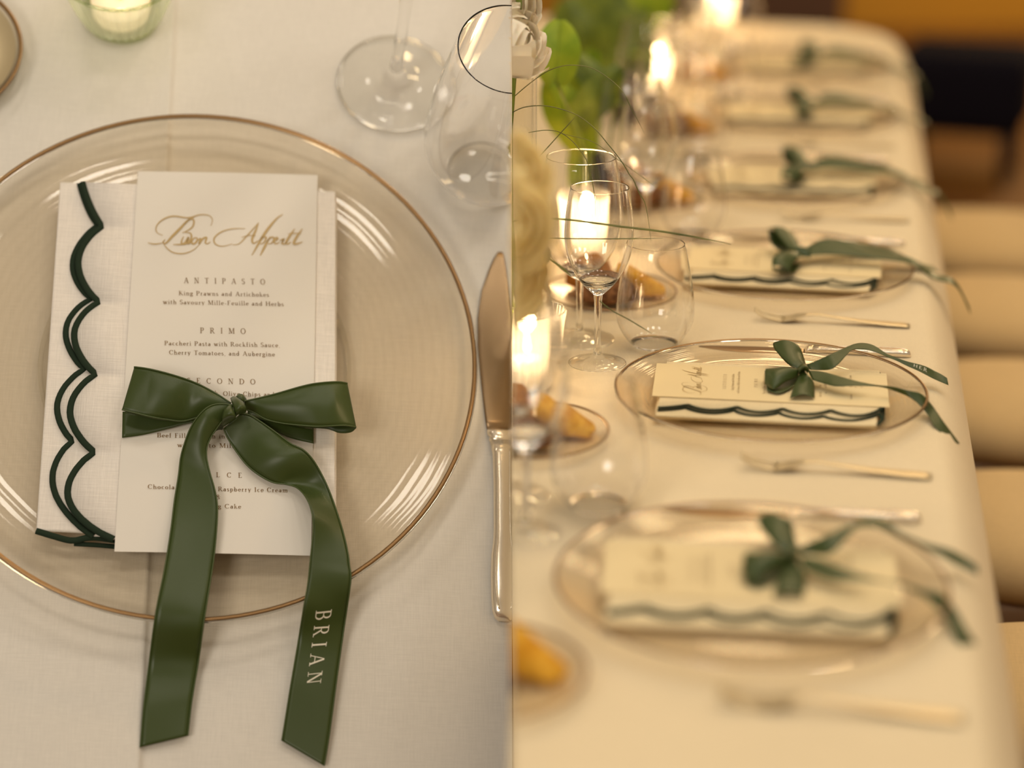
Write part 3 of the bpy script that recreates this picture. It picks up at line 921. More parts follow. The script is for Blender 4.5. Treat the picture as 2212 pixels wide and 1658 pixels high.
lt_o = Z4p([(1330, 345), (1270, 336), (1200, 340), (1140, 372), (1080, 440), (1040, 510), (1010, 590), (985, 680), (970, 800), (945, 950), (920, 1150), (880, 1400)]) + ZT5([(330, 500), (280, 880), (240, 1200), (214, 1503)])
lt_i = Z4p([(1330, 395), (1290, 420), (1255, 450), (1215, 505), (1180, 560), (1158, 620), (1156, 680), (1175, 770), (1205, 870), (1224, 960), (1228, 1060), (1215, 1240), (1195, 1400)]) + ZT5([(700, 560), (660, 850), (610, 1150), (579, 1415)])
ko = [(870, .036), (885, .037), (930, .030), (990, .022), (1060, .0195), (1130, .0215), (1215, .0235), (1335, .0225), (1400, .006), (1470, .0065), (1620, .002)]
ki = [(880, .030), (905, .032), (935, .030), (990, .0255), (1060, .0245), (1130, .023), (1215, .021), (1335, .0225), (1400, .0075), (1470, .004), (1620, .0018)]
strip_part('tail', withz(lt_o, ko), withz(lt_i, ki), bowL, 110, 8, lambda u: 0.003 * math.exp(-((u - 0.1) / 0.08) ** 2))
rt_l = Z4p([(1262, 495), (1280, 540), (1320, 610), (1400, 720), (1480, 790), (1580, 845), (1660, 855), (1740, 880), (1800, 950), (1835, 1050), (1840, 1150), (1830, 1260), (1822, 1330)]) + ZT5([(1470, 280), (1440, 450), (1400, 700), (1340, 1050), (1300, 1300), (1275, 1452)])
rt_r = Z4p([(1370, 400), (1430, 405), (1500, 445), (1600, 515), (1700, 590), (1780, 630), (1840, 690), (1900, 790), (1950, 900), (2000, 1040), (2040, 1170), (2070, 1300)]) + ZT5([(1790, 150), (1801, 225), (1790, 330), (1750, 600), (1700, 950), (1640, 1400), (1600, 1645)])
kl = [(925, .024), (965, .0205), (1000, .0195), (1045, .0205), (1075, .030), (1110, .033), (1180, .029), (1260, .026), (1310, .023), (1390, .008), (1490, .006), (1600, .002)]
kr = [(890, .026), (935, .027), (970, .030), (1025, .0235), (1060, .0225), (1110, .0235), (1195, .026), (1245, .026), (1280, .022), (1360, .0075), (1460, .0050), (1655, .002)]
sRT, _ = strip_part('tail', withz(rt_l, kl), withz(rt_r, kr), bowL, 120, 10, lambda u: 0.0045 * math.exp(-((u - 0.16) / 0.07) ** 2) - 0.004 * math.exp(-((u - 0.27) / 0.05) ** 2))
# knot: two diagonal wraps and the dark tuck under them
Z7 = lambda pts, zz: [L(380 + x / 6.908, 820 + y / 6.908, z) for (x, y), z in zip(pts, zz)]
strip_part('knot', Z7([(815, 275), (830, 330), (870, 430), (880, 520), (870, 590)], (.028, .036, .040, .038, .030)), Z7([(930, 290), (1000, 330), (1045, 420), (1040, 480), (960, 520)], (.028, .036, .039, .036, .029)), bowL, 26, 8, 0.003, stitch=False)
strip_part('knot', Z7([(740, 400), (710, 460), (690, 560), (685, 630), (670, 700)], (.032, .038, .039, .034, .026)), Z7([(860, 380), (872, 470), (885, 540), (880, 590), (700, 700)], (.034, .040, .041, .036, .027)), bowL, 26, 8, 0.0025, stitch=False)
strip_part('knot', Z7([(640, 590), (600, 650), (570, 730), (600, 760)], (.026, .026, .022, .019)), Z7([(720, 600), (720, 650), (710, 700), (690, 745)], (.027, .027, .023, .019)), bowL, 16, 6, 0.001, stitch=False)
v_, f_ = tube([L(528, 866, .022), L(519, 862, .024), L(514, 868, .026)], [0.002, 0.0034, 0.003], 8)
mesh_obj('knot', v_, f_, 'satin', bowL)


def on_strip(s, px, py):
    """parameters on the strip of the surface point seen at a pixel"""
    best = None
    e = MLI @ EYE; d = (MLI.to_3x3() @ ray(px, py)).normalized()
    for i in range(161):
        for j in range(21):
            p = s.at(i / 160, j / 20); q = p - e; dd = (q - d * q.dot(d)).length
            if best is None or dd < best[0]: best = (dd, i / 160, j / 20)
    return best[1:]


c00 = on_strip(sRT, 684, 1318); c10 = on_strip(sRT, 661, 1479); c01 = on_strip(sRT, 717, 1315); c11 = on_strip(sRT, 693, 1477)


def put_name(u, v):
    a = ((1 - u) * (1 - v) * c00[0] + u * (1 - v) * c10[0] + (1 - u) * v * c01[0] + u * v * c11[0])
    b = ((1 - u) * (1 - v) * c00[1] + u * (1 - v) * c10[1] + (1 - u) * v * c01[1] + u * v * c11[1])
    return sRT.at(a, b, 0.0006)


tag(mesh_obj('printed_name', *text_mesh('BRIAN', put_name, 1.0, 1.0, 0.42), 'print', bowL, smooth=False), 'cream capitals reading BRIAN')

# ---------------------------------------------------------------- knife
KA, KB = L(1081, 541), L(1087, 1344)


def make_knife(matrix, label, group=None, side=None, share=None, blade='silver', handle='silver_handle'):
    t = thing('table_knife', matrix, label, 'knife', group, side)
    if share:
        for ch in share.children:
            c = ch.copy(); C.objects.link(c); c.parent = t
        return t
    ax = (KA - KB); LEN = ax.length; ax.normalize(); sx = Vector((ax.y, -ax.x, 0))
    def loftk(rows, n=20):
        # rows: (s along from handle end 0..1, left half width, right half width, height)
        vs, fs = [], []
        for s, wl, wr, h in rows:
            for k in range(n):
                a = 2 * math.pi * k / n; c, q = math.cos(a), math.sin(a)
                wx = (wr if c > 0 else wl) * (abs(c) ** 0.8) * (1 if c > 0 else -1)
                vs.append(KB + ax * (s * LEN) + sx * wx + Vector((0, 0, 0.0004 + h * 0.5 * (1 + (abs(q) ** 0.7) * (1 if q > 0 else -1)))))
        m_ = len(rows)
        for i in range(m_ - 1):
            for k in range(n):
                k2 = (k + 1) % n; fs.append((i * n + k, i * n + k2, (i + 1) * n + k2, (i + 1) * n + k))
        fs.append(tuple(reversed(range(n)))); fs.append(tuple(range((m_ - 1) * n, m_ * n)))
        return vs, fs
    u = 0.0026
    blade_r = [(0.49, .0088, .0078, .0022), (0.52, .0098, .0080, .002), (0.62, .0122, .0080, .0018), (0.72, .0142, .0078, .0017), (0.80, .0142, .0068, .0016), (0.88, .0116, .0050, .0015), (0.94, .0074, .0034, .0014), (0.975, .0042, .0022, .0012), (0.993, .0018, .0012, .001)]
    mesh_obj('blade', *loftk(blade_r), blade, t)
    mesh_obj('bolster', *loftk([(0.452, .0070, .0070, .007), (0.46, .0082, .0082, .008), (0.467, .0074, .0074, .0076), (0.474, .0090, .0086, .0078), (0.482, .0091, .0084, .0068), (0.492, .0089, .0079, .0035)]), handle, t)
    mesh_obj('handle', *loftk([(0.0, .003, .003, .004), (0.006, .0052, .0052, .0065), (0.02, .0066, .0066, .0082), (0.05, .0073, .0073, .009), (0.11, .0075, .0075, .009), (0.16, .0072, .0072, .0088), (0.19, .0062, .0062, .0085), (0.22, .0057, .0057, .0082), (0.34, .0056, .0056, .008), (0.42, .0060, .0060, .008), (0.453, .0076, .0076, .008)]), handle, t)
    # raised double line along the handle's borders
    for sd in (-1, 1):
        pts = [KB + ax * (s * LEN) + sx * (sd * w_) + Vector((0, 0, h)) for s, w_, h in ((.02, .0032, .0084), (.06, .0048, .0088), (.12, .0050, .0087), (.17, .0044, .0085), (.21, .0035, .0082), (.32, .0034, .0080), (.43, .0036, .0079))]
        mesh_obj('beading', *tube(catmull(pts, 40), 0.0005, 6), handle, t)
    return t


knifeL = make_knife(ML, 'silver table knife with ornate handle beside the large charger plate', None, 'L')

# ---------------------------------------------------------------- glassware
def glass_bowl_stem(t, rim_r, max_r, foot_r, h, h_bowl, h_wide, seg=72):
    """a stemmed wine glass standing at the origin of t"""
    prof = []
    for i in range(22):
        u = i / 21; z = h_bowl + (h - h_bowl) * u
        uw = (h_wide - h_bowl) / (h - h_bowl)
        if u <= uw: r = max_r * math.sin(math.pi / 2 * (u / uw)) ** 0.62 if u > 0 else 0.0045
        else: r = max_r + (rim_r - max_r) * ((u - uw) / (1 - uw)) ** 1.7
        prof.append((max(r, 0.0045), z))
    wt = 0.0008
    inn = [(r - wt, z) for r, z in prof if z > prof[0][1] + 0.012 and r - wt > 0.004]
    lip_ = [(rim_r, h - .0003), (rim_r - .0001, h - .00005), (rim_r - .0004, h), (rim_r - .0007, h - .00005), (rim_r - wt, h - .0003)]
    floor_ = [(inn[0][0] * .8, inn[0][1] - .0022), (inn[0][0] * .5, inn[0][1] - .0040), (0.0001, inn[0][1] - .0048)]
    mesh_obj('bowl', *revolve(prof[:-1] + [(prof[-1][0], h - .0010)] + lip_ + [(rim_r - wt, h - .0010)] + inn[:-1][::-1] + floor_, seg), 'solid_glass', t)
    st = [(0.0001, h_bowl + 0.010), (0.0052, h_bowl + 0.005), (0.0050, h_bowl + 0.0), (0.0042, h_bowl - 0.008), (0.0036, h_bowl * 0.6), (0.0036, h_bowl * 0.3), (0.0046, 0.013), (0.0080, 0.0075)]
    mesh_obj('stem', *revolve(list(reversed(st)), 28), 'solid_glass', t)
    ft = [(0.0080, 0.0075), (0.014, 0.0048), (0.5 * foot_r, 0.0030), (0.9 * foot_r, 0.0014), (foot_r, 0.0010), (foot_r, 0.0003), (0.9 * foot_r, 0.0), (0.0001, 0.0001)]
    mesh_obj('foot', *revolve(ft[:6], seg), 'glass', t)
    mesh_obj('foot_edge', *revolve([(foot_r - .0009, .0004), (foot_r + .0003, .0006), (foot_r + .0001, .0014), (foot_r - .0009, .0014)], seg), 'lip', t)


def glass_tumbler(t, rim_r, max_r, base_r, h, h_wide, seg=72):
    prof = [(0.0001, 0.0040), (base_r * 0.7, 0.0042)]
    for i in range(24):
        u = i / 23; z = 0.0045 + (h - 0.0045) * u; uw = h_wide / h
        if u <= uw: r = base_r + (max_r - base_r) * math.sin(math.pi / 2 * u / uw) ** 0.8
        else: r = max_r + (rim_r - max_r) * ((u - uw) / (1 - uw)) ** 1.6
        prof.append((r, z))
    wt = 0.0008
    pw = prof[2:-1]
    lip_ = [(rim_r, h - .0010), (rim_r, h - .0003), (rim_r - .0001, h - .00005), (rim_r - .0004, h), (rim_r - .0007, h - .00005), (rim_r - wt, h - .0003), (rim_r - wt, h - .0010)]
    mesh_obj('wall', *revolve(pw + lip_ + [(r - wt, z) for r, z in pw][::-1] + [pw[0]], seg), 'solid_glass', t)
    bs = [(0.0001, 0.0004), (base_r * 0.85, 0.0004), (base_r * 0.97, 0.0016), (base_r * .995, 0.0044)]
    mesh_obj('base', *revolve(bs, seg), 'glass', t)


def at_left(px, py): return ML @ Matrix.Translation(L(px, py))


t = thing('wine_glass', at_left(852, 182), 'stemmed wine glass whose round foot rests near the large plate', 'glass', None, 'L')
glass_bowl_stem(t, 0.033, 0.040, 0.036, 0.225, 0.105, 0.17)
t = thing('stemless_glass', at_left(1042, 380), 'stemless water glass next to the knife tip on the creased cloth', 'glass', None, 'L')
glass_tumbler(t, 0.030, 0.040, 0.022, 0.135, 0.040)

# small bread plate and the green votive at the top of the close-up table
bpL = thing('bread_plate', ML @ Matrix.Translation(L(-130, 128)), 'small gold-rimmed bread plate next to the pale green votive', 'plate', None, 'L')
bread_prof = [(0.0001, 0.006), (0.030, 0.006), (0.040, 0.0075), (0.047, 0.011), (0.0495, 0.0125)]
mesh_obj('dish', *revolve(bread_prof, 80), 'plate', bpL); mesh_obj('foot_ring', *revolve([(0.026, 0.0), (0.028, 0.0004), (0.028, 0.006), (0.025, 0.006)], 60), 'glass', bpL)
mesh_obj('liner', *revolve([(0.0001, 0.0068), (0.030, 0.0068), (0.040, 0.0083), (0.046, 0.0113)], 80), 'gold_steel', bpL)
mesh_obj('rim', *revolve([(0.0478, 0.0120), (0.0490, 0.0132), (0.0503, 0.0130), (0.0502, 0.0118), (0.0478, 0.0118)], 80), 'gold', bpL)
vtL = thing('votive_candle', at_left(262, 28), 'pale green ribbed glass votive beside the small gold-rimmed bread plate', 'candle', None, 'L')
mesh_obj('ribbed_glass', *revolve([(0.0001, 0.004), (0.024, 0.004), (0.0265, 0.008), (0.030, 0.02), (0.0355, 0.042), (0.0400, 0.058)], 192, flute=0.022, nfl=32), 'frosted_green', vtL)
mesh_obj('rim', *revolve([(0.0396, 0.0572), (0.0412, 0.0572), (0.0418, 0.0586), (0.0406, 0.0596), (0.0394, 0.0588), (0.0396, 0.0572)], 96), 'green_glass', vtL)
mesh_obj('base', *revolve([(0.0001, 0.0), (0.023, 0.0), (0.0245, 0.002), (0.0235, 0.004), (0.0001, 0.004)], 72), 'green_glass', vtL)
mesh_obj('candle', *revolve([(0.018, 0.0046), (0.0182, 0.014), (0.0175, 0.0152), (0.0001, 0.0148)], 48), 'wax', vtL)
mesh_obj('wick', *tube([(0, 0, .0145), (0.0003, 0, .021)], 0.0007, 6), 'wick', vtL)
d = bpy.data.lights.new('candle_light', 'POINT'); d.energy = 0.06; d.color = (1.0, 0.86, 0.70); d.shadow_soft_size = 0.012
o = bpy.data.objects.new('candle_light', d); C.objects.link(o); o.location = (ML @ Matrix.Translation(L(262, 28))) @ Vector((0, 0, 0.048))
FL = [(0.0001, 0.0), (0.0028, 0.003), (0.0034, 0.006), (0.0026, 0.011), (0.0012, 0.016), (0.0001, 0.020)]
mesh_obj('flame', *shift(revolve(FL, 16), (0, 0, .0195)), 'small_flame', vtL)

# ================================================================ PLACE SETTINGS ALONG THE LONG TABLE
ORD = {4: 'first from the rounded end', 3: 'second from the rounded end', 2: 'third from the rounded end', 1: 'fourth from the rounded end', 0: 'fifth from the rounded end', -1: 'sixth from the rounded end'}
TURN = {-1: rad(1.5), 0: 0.0, 1: rad(-2), 2: rad(2), 3: rad(-1), 4: rad(1)}
NAPLIFT = 0.0


def zlift(m, dz): return m @ Matrix.Translation((0, 0, dz))


# the bow seen in focus, traced edge by edge on the setting in focus
m0 = setting_matrix(0); m0i = m0.inverted()
Z6 = lambda pts, zz: [m0i @ Rw(1360 + x / 2.989, 700 + y / 2.989, z) for (x, y), z in zip(pts, zz)]
bowR = thing('ribbon_bow', m0, 'green satin bow with cream printed letters on its raised tail, long table', 'ribbon', 'green bows along the long table', 'R')
def sR(name, a, za, b, zb, n=40, m=8, bulge=0.0, stitch=False):
    return strip_part(name, Z6(a, za), Z6(b, zb), bowR, n, m, bulge, stitch=stitch)
sR('loop', [(1095, 295), (1040, 260), (985, 215), (935, 160), (925, 122)], (.030, .034, .037, .040, .043), [(1140, 262), (1128, 225), (1115, 185), (1098, 150), (1082, 130)], (.030, .034, .038, .042, .044), bulge=.004)
sR('loop', [(1105, 300), (1030, 262), (960, 190), (925, 122)], (.022, .022, .026, .043), [(1135, 275), (1110, 215), (1095, 160), (1082, 130)], (.022, .023, .030, .044), bulge=-.003)
sR('loop', [(1095, 300), (1020, 280), (940, 284), (878, 288)], (.030, .034, .034, .030), [(1085, 345), (1010, 370), (930, 420), (872, 385)], (.026, .026, .022, .022), bulge=.005)
sR('loop', [(872, 300), (920, 330), (1000, 345), (1090, 330)], (.028, .024, .021, .024), [(890, 428), (960, 445), (1030, 420), (1095, 360)], (.0195, .0192, .0195, .022), bulge=-.001)
sR('loop', [(1105, 305), (1080, 350), (1055, 410), (1038, 478)], (.030, .027, .024, .019), [(1130, 310), (1170, 350), (1192, 390), (1194, 476)], (.029, .027, .023, .019), bulge=.004)
tailR, _ = sR('tail', [(1140, 262), (1220, 230), (1300, 193), (1400, 148), (1450, 128), (1500, 121), (1560, 130), (1610, 155), (1660, 190), (1740, 222), (1800, 242), (1900, 268), (1960, 296), (2010, 322), (2050, 347)], (.030, .036, .042, .044, .044, .043, .042, .040, .036, .032, .029, .024, .019, .016, .014),
   [(1165, 292), (1230, 296), (1300, 290), (1350, 255), (1400, 200), (1440, 165), (1520, 163), (1590, 180), (1650, 205), (1730, 238), (1790, 268), (1870, 303), (1950, 345), (2010, 372), (2059, 393)], (.028, .028, .032, .036, .040, .042, .040, .038, .035, .030, .026, .021, .015, .011, .008), n=70)
sR('tail', [(1150, 298), (1250, 308), (1400, 350), (1500, 375), (1600, 393), (1700, 403), (1800, 428), (1885, 450), (1950, 520), (2020, 620), (2080, 700), (2131, 770)], (.030, .031, .031, .030, .030, .030, .028, .024, .012, .004, -.006, -.015),
   [(1180, 358), (1250, 380), (1330, 400), (1450, 397), (1600, 402), (1700, 426), (1800, 467), (1870, 520), (1930, 592), (1965, 655), (2040, 730), (2127, 772)], (.026, .026, .027, .029, .028, .025, .022, .016, .008, .004, -.004, -.015), n=70)
sR('knot', [(1080, 285), (1090, 300), (1095, 325)], (.030, .037, .030), [(1150, 270), (1160, 290), (1150, 318)], (.030, .037, .030), n=12, bulge=.004)
# printed letters on the raised tail
def put_r(u, v): return tailR.at(0.775 + (0.862 - 0.775) * u, 0.72 - 0.44 * v, 0.0008)
tag(mesh_obj('printed_name', *text_mesh('HER', put_r, 1.0, 1.0, 0.3), 'print', bowR, smooth=False), 'cream printed capitals')

# a tighter bow for the other settings
bowT = thing('ribbon_bow', setting_matrix(1), 'green satin bow on the menu at the setting ' + ORD[1], 'ribbon', 'green bows along the long table', 'R')
def sT(name, a, b, n=40, bulge=0.0):
    return strip_part(name, [Vector(p) for p in a], [Vector(p) for p in b], bowT, n, 8, bulge, stitch=False)
# local frame: x along the table away, y towards the middle of the table, z up
sT('loop', [(.0, -.012, .030), (.022, .004, .042), (.048, .016, .050), (.062, .022, .046)], [(.010, -.026, .028), (.030, -.018, .036), (.052, -.012, .042), (.070, -.010, .040)], bulge=.004)
sT('loop', [(.062, .022, .046), (.046, .016, .030), (.02, .0, .025)], [(.070, -.010, .040), (.05, -.010, .026), (.02, -.02, .024)], bulge=-.002)
sT('loop', [(-.002, -.012, .030), (-.026, .004, .040), (-.052, .014, .040), (-.066, .016, .032)], [(-.002, -.028, .028), (-.028, -.018, .034), (-.050, -.010, .032), (-.066, -.006, .026)], bulge=.004)
sT('loop', [(-.066, .016, .032), (-.05, .012, .022), (-.012, -.004, .024)], [(-.066, -.006, .026), (-.05, -.012, .0205), (-.012, -.022, .022)], bulge=-.001)
sT('tail', [(.004, -.018, .032), (.020, -.045, .044), (.022, -.075, .043), (.016, -.105, .034), (.012, -.135, .031), (.008, -.160, .027), (.006, -.185, .010), (.004, -.212, .002), (.0, -.232, -.030)], [(-.006, -.028, .030), (-.004, -.050, .032), (-.006, -.075, .032), (-.006, -.105, .030), (-.008, -.135, .028), (-.012, -.160, .024), (-.016, -.185, .008), (-.018, -.212, .000), (-.020, -.232, -.034)], n=60)
sT('tail', [(.012, -.016, .030), (.040, -.050, .040), (.050, -.080, .036), (.054, -.110, .030), (.056, -.138, .024), (.060, -.165, .010), (.064, -.190, .003)], [(.004, -.030, .028), (.022, -.056, .030), (.030, -.084, .027), (.033, -.112, .024), (.035, -.138, .020), (.038, -.165, .008), (.042, -.196, .0015)], n=60)
sT('knot', [(-.008, -.008, .028), (.0, -.010, .038), (.010, -.006, .028)], [(-.010, -.032, .028), (.0, -.032, .037), (.010, -.030, .028)], n=14, bulge=.003)

ring_mats = {}
forkP = None


def use_mats(t, swap):
    for ch in t.children:
        for sl in ch.material_slots:
            nm = [k_ for k_, v_ in M.items() if v_ == sl.material]
            if nm and nm[0] in swap:
                sl.link = 'OBJECT'; sl.material = M[swap[nm[0]]]



def make_fork(matrix, label, share=None):
    t = thing('dinner_fork', matrix, label, 'fork', 'forks along the long table', 'R')
    if share:
        for ch in share.children:
            c = ch.copy(); C.objects.link(c); c.parent = t
        return t
    # lies along y, tines towards +y; x across
    path = [(-.125, .0035, .0078), (-.118, .0042, .0098), (-.095, .0050, .0096), (-.06, .0068, .0068), (-.03, .0100, .0046), (.0, .0135, .0038), (.014, .0118, .0048)]
    vs, fs = [], []
    for i, (y, z, w_) in enumerate(path):
        for k in range(10):
            a = 2 * math.pi * k / 10; vs.append((w_ * math.cos(a), y, z + 0.0016 * math.sin(a)))
    for i in range(len(path) - 1):
        for k in range(10):
            k2 = (k + 1) % 10; fs.append((i * 10 + k, i * 10 + k2, (i + 1) * 10 + k2, (i + 1) * 10 + k))
    fs.append(tuple(range(10)))
    mesh_obj('handle', vs, fs, 'gold_steel', t)
    rows = [(.012, .0120, .0046), (.020, .0098, .0078), (.030, .0062, .0112), (.040, .0034, .0120), (.046, .0030, .0122)]
    vs, fs = [], []
    for y, z, w_ in rows:
        for k in range(9):
            x = -w_ + 2 * w_ * k / 8; dz = 0.0022 * (x / 0.0122) ** 2
            vs += [(x, y, z + dz + .0008), (x, y, z + dz - .0008)]
    for i in range(len(rows) - 1):
        for k in range(8):
            a = i * 18 + k * 2; b = a + 18; fs += [(a, a + 2, b + 2, b), (a + 1, b + 1, b + 3, a + 3)]
        fs += [(i * 18, i * 18 + 18, i * 18 + 19, i * 18 + 1), (i * 18 + 16, i * 18 + 17, i * 18 + 35, i * 18 + 34)]
    fs.append(tuple(4 * 18 + 2 * k for k in range(9)) + tuple(4 * 18 + 2 * k + 1 for k in range(8, -1, -1)))
    mesh_obj('fork_head', vs, fs, 'gold_steel', t)
    for k in range(4):
        x = -.0106 + .0071 * k; dz = 0.0022 * (x / 0.0122) ** 2
        pts = [(x, .044, .0031 + dz), (x * .98, .058, .0050 + dz), (x * .95, .072, .0104), (x * .93, .084, .0168)]
        mesh_obj('tine', *tube(catmull(pts, 10), [.0017] * 6 + [.0015, .0013, .0011, .0007], 6), 'gold_steel', t)
    return t


knifeP = None
for k in (0, -1, 1, 2, 3, 4):
    m = setting_matrix(k, TURN[k]); at_ = 'at the setting ' + ORD[k]
    make_charger(m, 'glass charger plate with gold rim ' + at_, 'charger plates along the long table', 'R', share=chargerL)
    use_mats(make_napkin(m, 'warm-light-tinted napkin with green scalloped edge ' + at_, 'napkins along the long table', 'R', share=napkinL), {'napkin': 'napkin_long'})
    use_mats(make_card(m, 'warm-light-tinted menu card under a green bow ' + at_, 'menu cards along the long table', 'R', share=cardL), {'paper': 'paper_long', 'ink_light': 'ink_light'})
    if k == 0: pass
    else:
        mm = m @ Matrix.Rotation(rad({-1: -6, 1: 4, 2: -3, 3: 8, 4: -10}[k]), 4, 'Z')
        if k == -1:
            b = copy_tree(bowR, None, m @ Matrix.Rotation(rad(-4), 4, 'Z')); b['group'] = 'green bows along the long table'
            for ch in list(b.children):
                if ch.name.startswith('printed_name'): bpy.data.objects.remove(ch)
            b['label'] = 'green satin bow on the menu ' + at_; CLIP[b] = 'R'
        elif k == 1: bowT.matrix_world = mm
        else:
            b = copy_tree(bowT, None, mm); b['label'] = 'green satin bow on the menu ' + at_; CLIP[b] = 'R'
    kn = make_knife(m, 'silver table knife ' + at_, 'knives along the long table', 'R', share=knifeP or knifeL)
    fm = m @ Matrix.Translation((-0.190, -0.050, 0)) @ Matrix.Rotation(rad(1.5 * k), 4, 'Z') @ Matrix.Scale(0.86, 4)
    f = make_fork(fm, 'champagne-coloured dinner fork ' + at_, forkP); forkP = forkP or f

# ---------------------------------------------------------------- glasses beside every setting
bigb, smallb, tumb = Rw(1252, 735), Rw(1290, 785), Rw(1413, 752)
dv = bigb - smallb; bigb = smallb + dv * max(1.0, 0.0865 / dv.length)
protos = {}


def place_glass(kind, base, k):
    p = base + TD * (SP * k) + RD * (0.012 * math.sin(k * 2.3)) * (k != 0)
    if p.x < -0.02 and p.y < 2.6: return
    at_ = 'by the setting ' + ORD[k]
    nm = {'b': 'wine_glass', 's': 'wine_glass', 't': 'stemless_glass'}[kind]
    lab = {'b': 'large wine glass ', 's': 'small wine glass ', 't': 'stemless water glass '}[kind] + at_
    t = thing(nm, Matrix.Translation(p) @ Matrix.Rotation(R.uniform(0, 6), 4, 'Z'), lab, 'glass', 'glasses along the long table', 'R' if p.y < 2.6 else None)
    if kind in protos:
        for ch in protos[kind].children:
            c = ch.copy(); C.objects.link(c); c.parent = t
    else:
        if kind == 'b': glass_bowl_stem(t, 0.039, 0.0475, 0.040, 0.213, 0.072, 0.140)
        if kind == 's': glass_bowl_stem(t, 0.0315, 0.0375, 0.032, 0.199, 0.079, 0.146)
        if kind == 't': glass_tumbler(t, 0.0315, 0.044, 0.024, 0.122, 0.040)
        protos[kind] = t


for k in (0, -1, 1, 2, 3, 4):
    for kind, base in (('b', bigb), ('s', smallb), ('t', tumb)): place_glass(kind, base, k)

# ---------------------------------------------------------------- bread plates and bread
bpc = Rw(1318, 628, 0.012); bpc.z = TZ
bpP = None


def lump(rx, ry, rz, seed, n=28, rough=0.08, flat=0.3):
    r = random.Random(seed); ph = [r.uniform(0, 6.28) for _ in range(8)]
    vs, fs = [], []
    for i in range(n // 2 + 1):
        th = math.pi * i / (n // 2)
        for k in range(n):
            a = 2 * math.pi * k / n
            x, y, z = math.sin(th) * math.cos(a), math.sin(th) * math.sin(a), -math.cos(th)
            d = 1 + rough * (math.sin(3 * x + ph[0]) * math.sin(2.5 * y + ph[1]) + 0.6 * math.sin(5 * z + ph[2]) * math.cos(4 * x + ph[3]) + .4 * math.sin(9 * y + ph[4]))
            zz = z if z > 0 else z * flat
            vs.append((x * rx * d, y * ry * d, (zz + flat) * rz * (d if z > 0 else 1)))
    for i in range(n // 2):
        for k in range(n):
            k2 = (k + 1) % n; fs.append((i * n + k, i * n + k2, (i + 1) * n + k2, (i + 1) * n + k))
    return vs, fs


def wedge(l, w_, h):
    bm = bmesh.new()
    pts = [(-l / 2, -w_ / 2, 0), (l / 2, -w_ * .35, 0), (l / 2, w_ * .35, 0), (-l / 2, w_ / 2, 0), (-l / 2, -w_ * .42, h), (l / 2 * .9, -w_ * .2, h * .28), (l / 2 * .9, w_ * .2, h * .28), (-l / 2, w_ * .42, h)]
    v = [bm.verts.new(p) for p in pts]
    for q in ((3, 2, 1, 0), (4, 5, 6, 7), (0, 1, 5, 4), (1, 2, 6, 5), (2, 3, 7, 6), (3, 0, 4, 7)): bm.faces.new([v[i] for i in q])
    bmesh.ops.bevel(bm, geom=bm.edges[:], offset=h * 0.16, segments=3, affect='EDGES', profile=.5)
    vs = [tuple(x.co) for x in bm.verts]; bm.verts.index_update(); fs = [tuple(x.index for x in f_.verts) for f_ in bm.faces]; bm.free()
    return vs, fs


for k in (1, 0, -1, 2, 3, 4):
    p = bpc + TD * (SP * (k - 1) + {0: -.012, -1: -.050}.get(k, 0)) + RD * {0: -.030, -1: .010}.get(k, 0)
    far = p.y > 2.6
    at_ = 'by the setting ' + ORD[k]
    t = thing('bread_plate', Matrix.Translation(p), 'small gold-rimmed glass bread plate ' + at_, 'plate', 'bread plates along the long table', None if far else 'R')
    if bpP:
        for ch in bpP.children:
            c = ch.copy(); C.objects.link(c); c.parent = t
    else:
        bpP = t; bprof = [(0.0001, 0.005), (0.045, 0.005), (0.060, 0.0062), (0.074, 0.0105), (0.082, 0.0135)]
        mesh_obj('dish', *revolve(bprof, 80), 'plate', t); mesh_obj('foot_ring', *revolve([(0.038, 0), (0.040, 0.0004), (0.041, 0.0046), (0.037, 0.0046)], 60), 'glass', t)
        mesh_obj('rim', *revolve([(0.0802, 0.0130), (0.0815, 0.0143), (0.0832, 0.0140), (0.083, 0.0126), (0.0802, 0.0126)], 80), 'gold', t)
    sd = 20 + k * 5
    for nm, lab, mat_, ms, dx, dt, rz in (
            ('bread_roll', 'dark seeded bread roll', 'bread_brown', lump(.037, .023, .026, sd), -.002, -.030, .1),
            ('bread_roll', 'round golden brown bread roll', 'bread_orange', lump(.030, .027, .036, sd + 1), -.026, .026, .5),
            ('bread_wedge', 'golden yellow wedge of bread', 'bread_yellow', wedge(.056, .042, .036), .040, .014, -.15)):
        q = p + RD * dx + TD * dt; q.z = TZ + 0.0064
        o = mesh_obj(nm, *ms, mat_, matrix=Matrix.Translation(q) @ Matrix.Rotation(rz + .2 * k - YAW, 4, 'Z'))
        tag(o, lab + ' ' + at_.replace('by', 'on the plate by'), 'bread', 'bread along the long table')
        if not far: CLIP[o] = 'R'

# ---------------------------------------------------------------- candles down the middle of the long table
vP = None


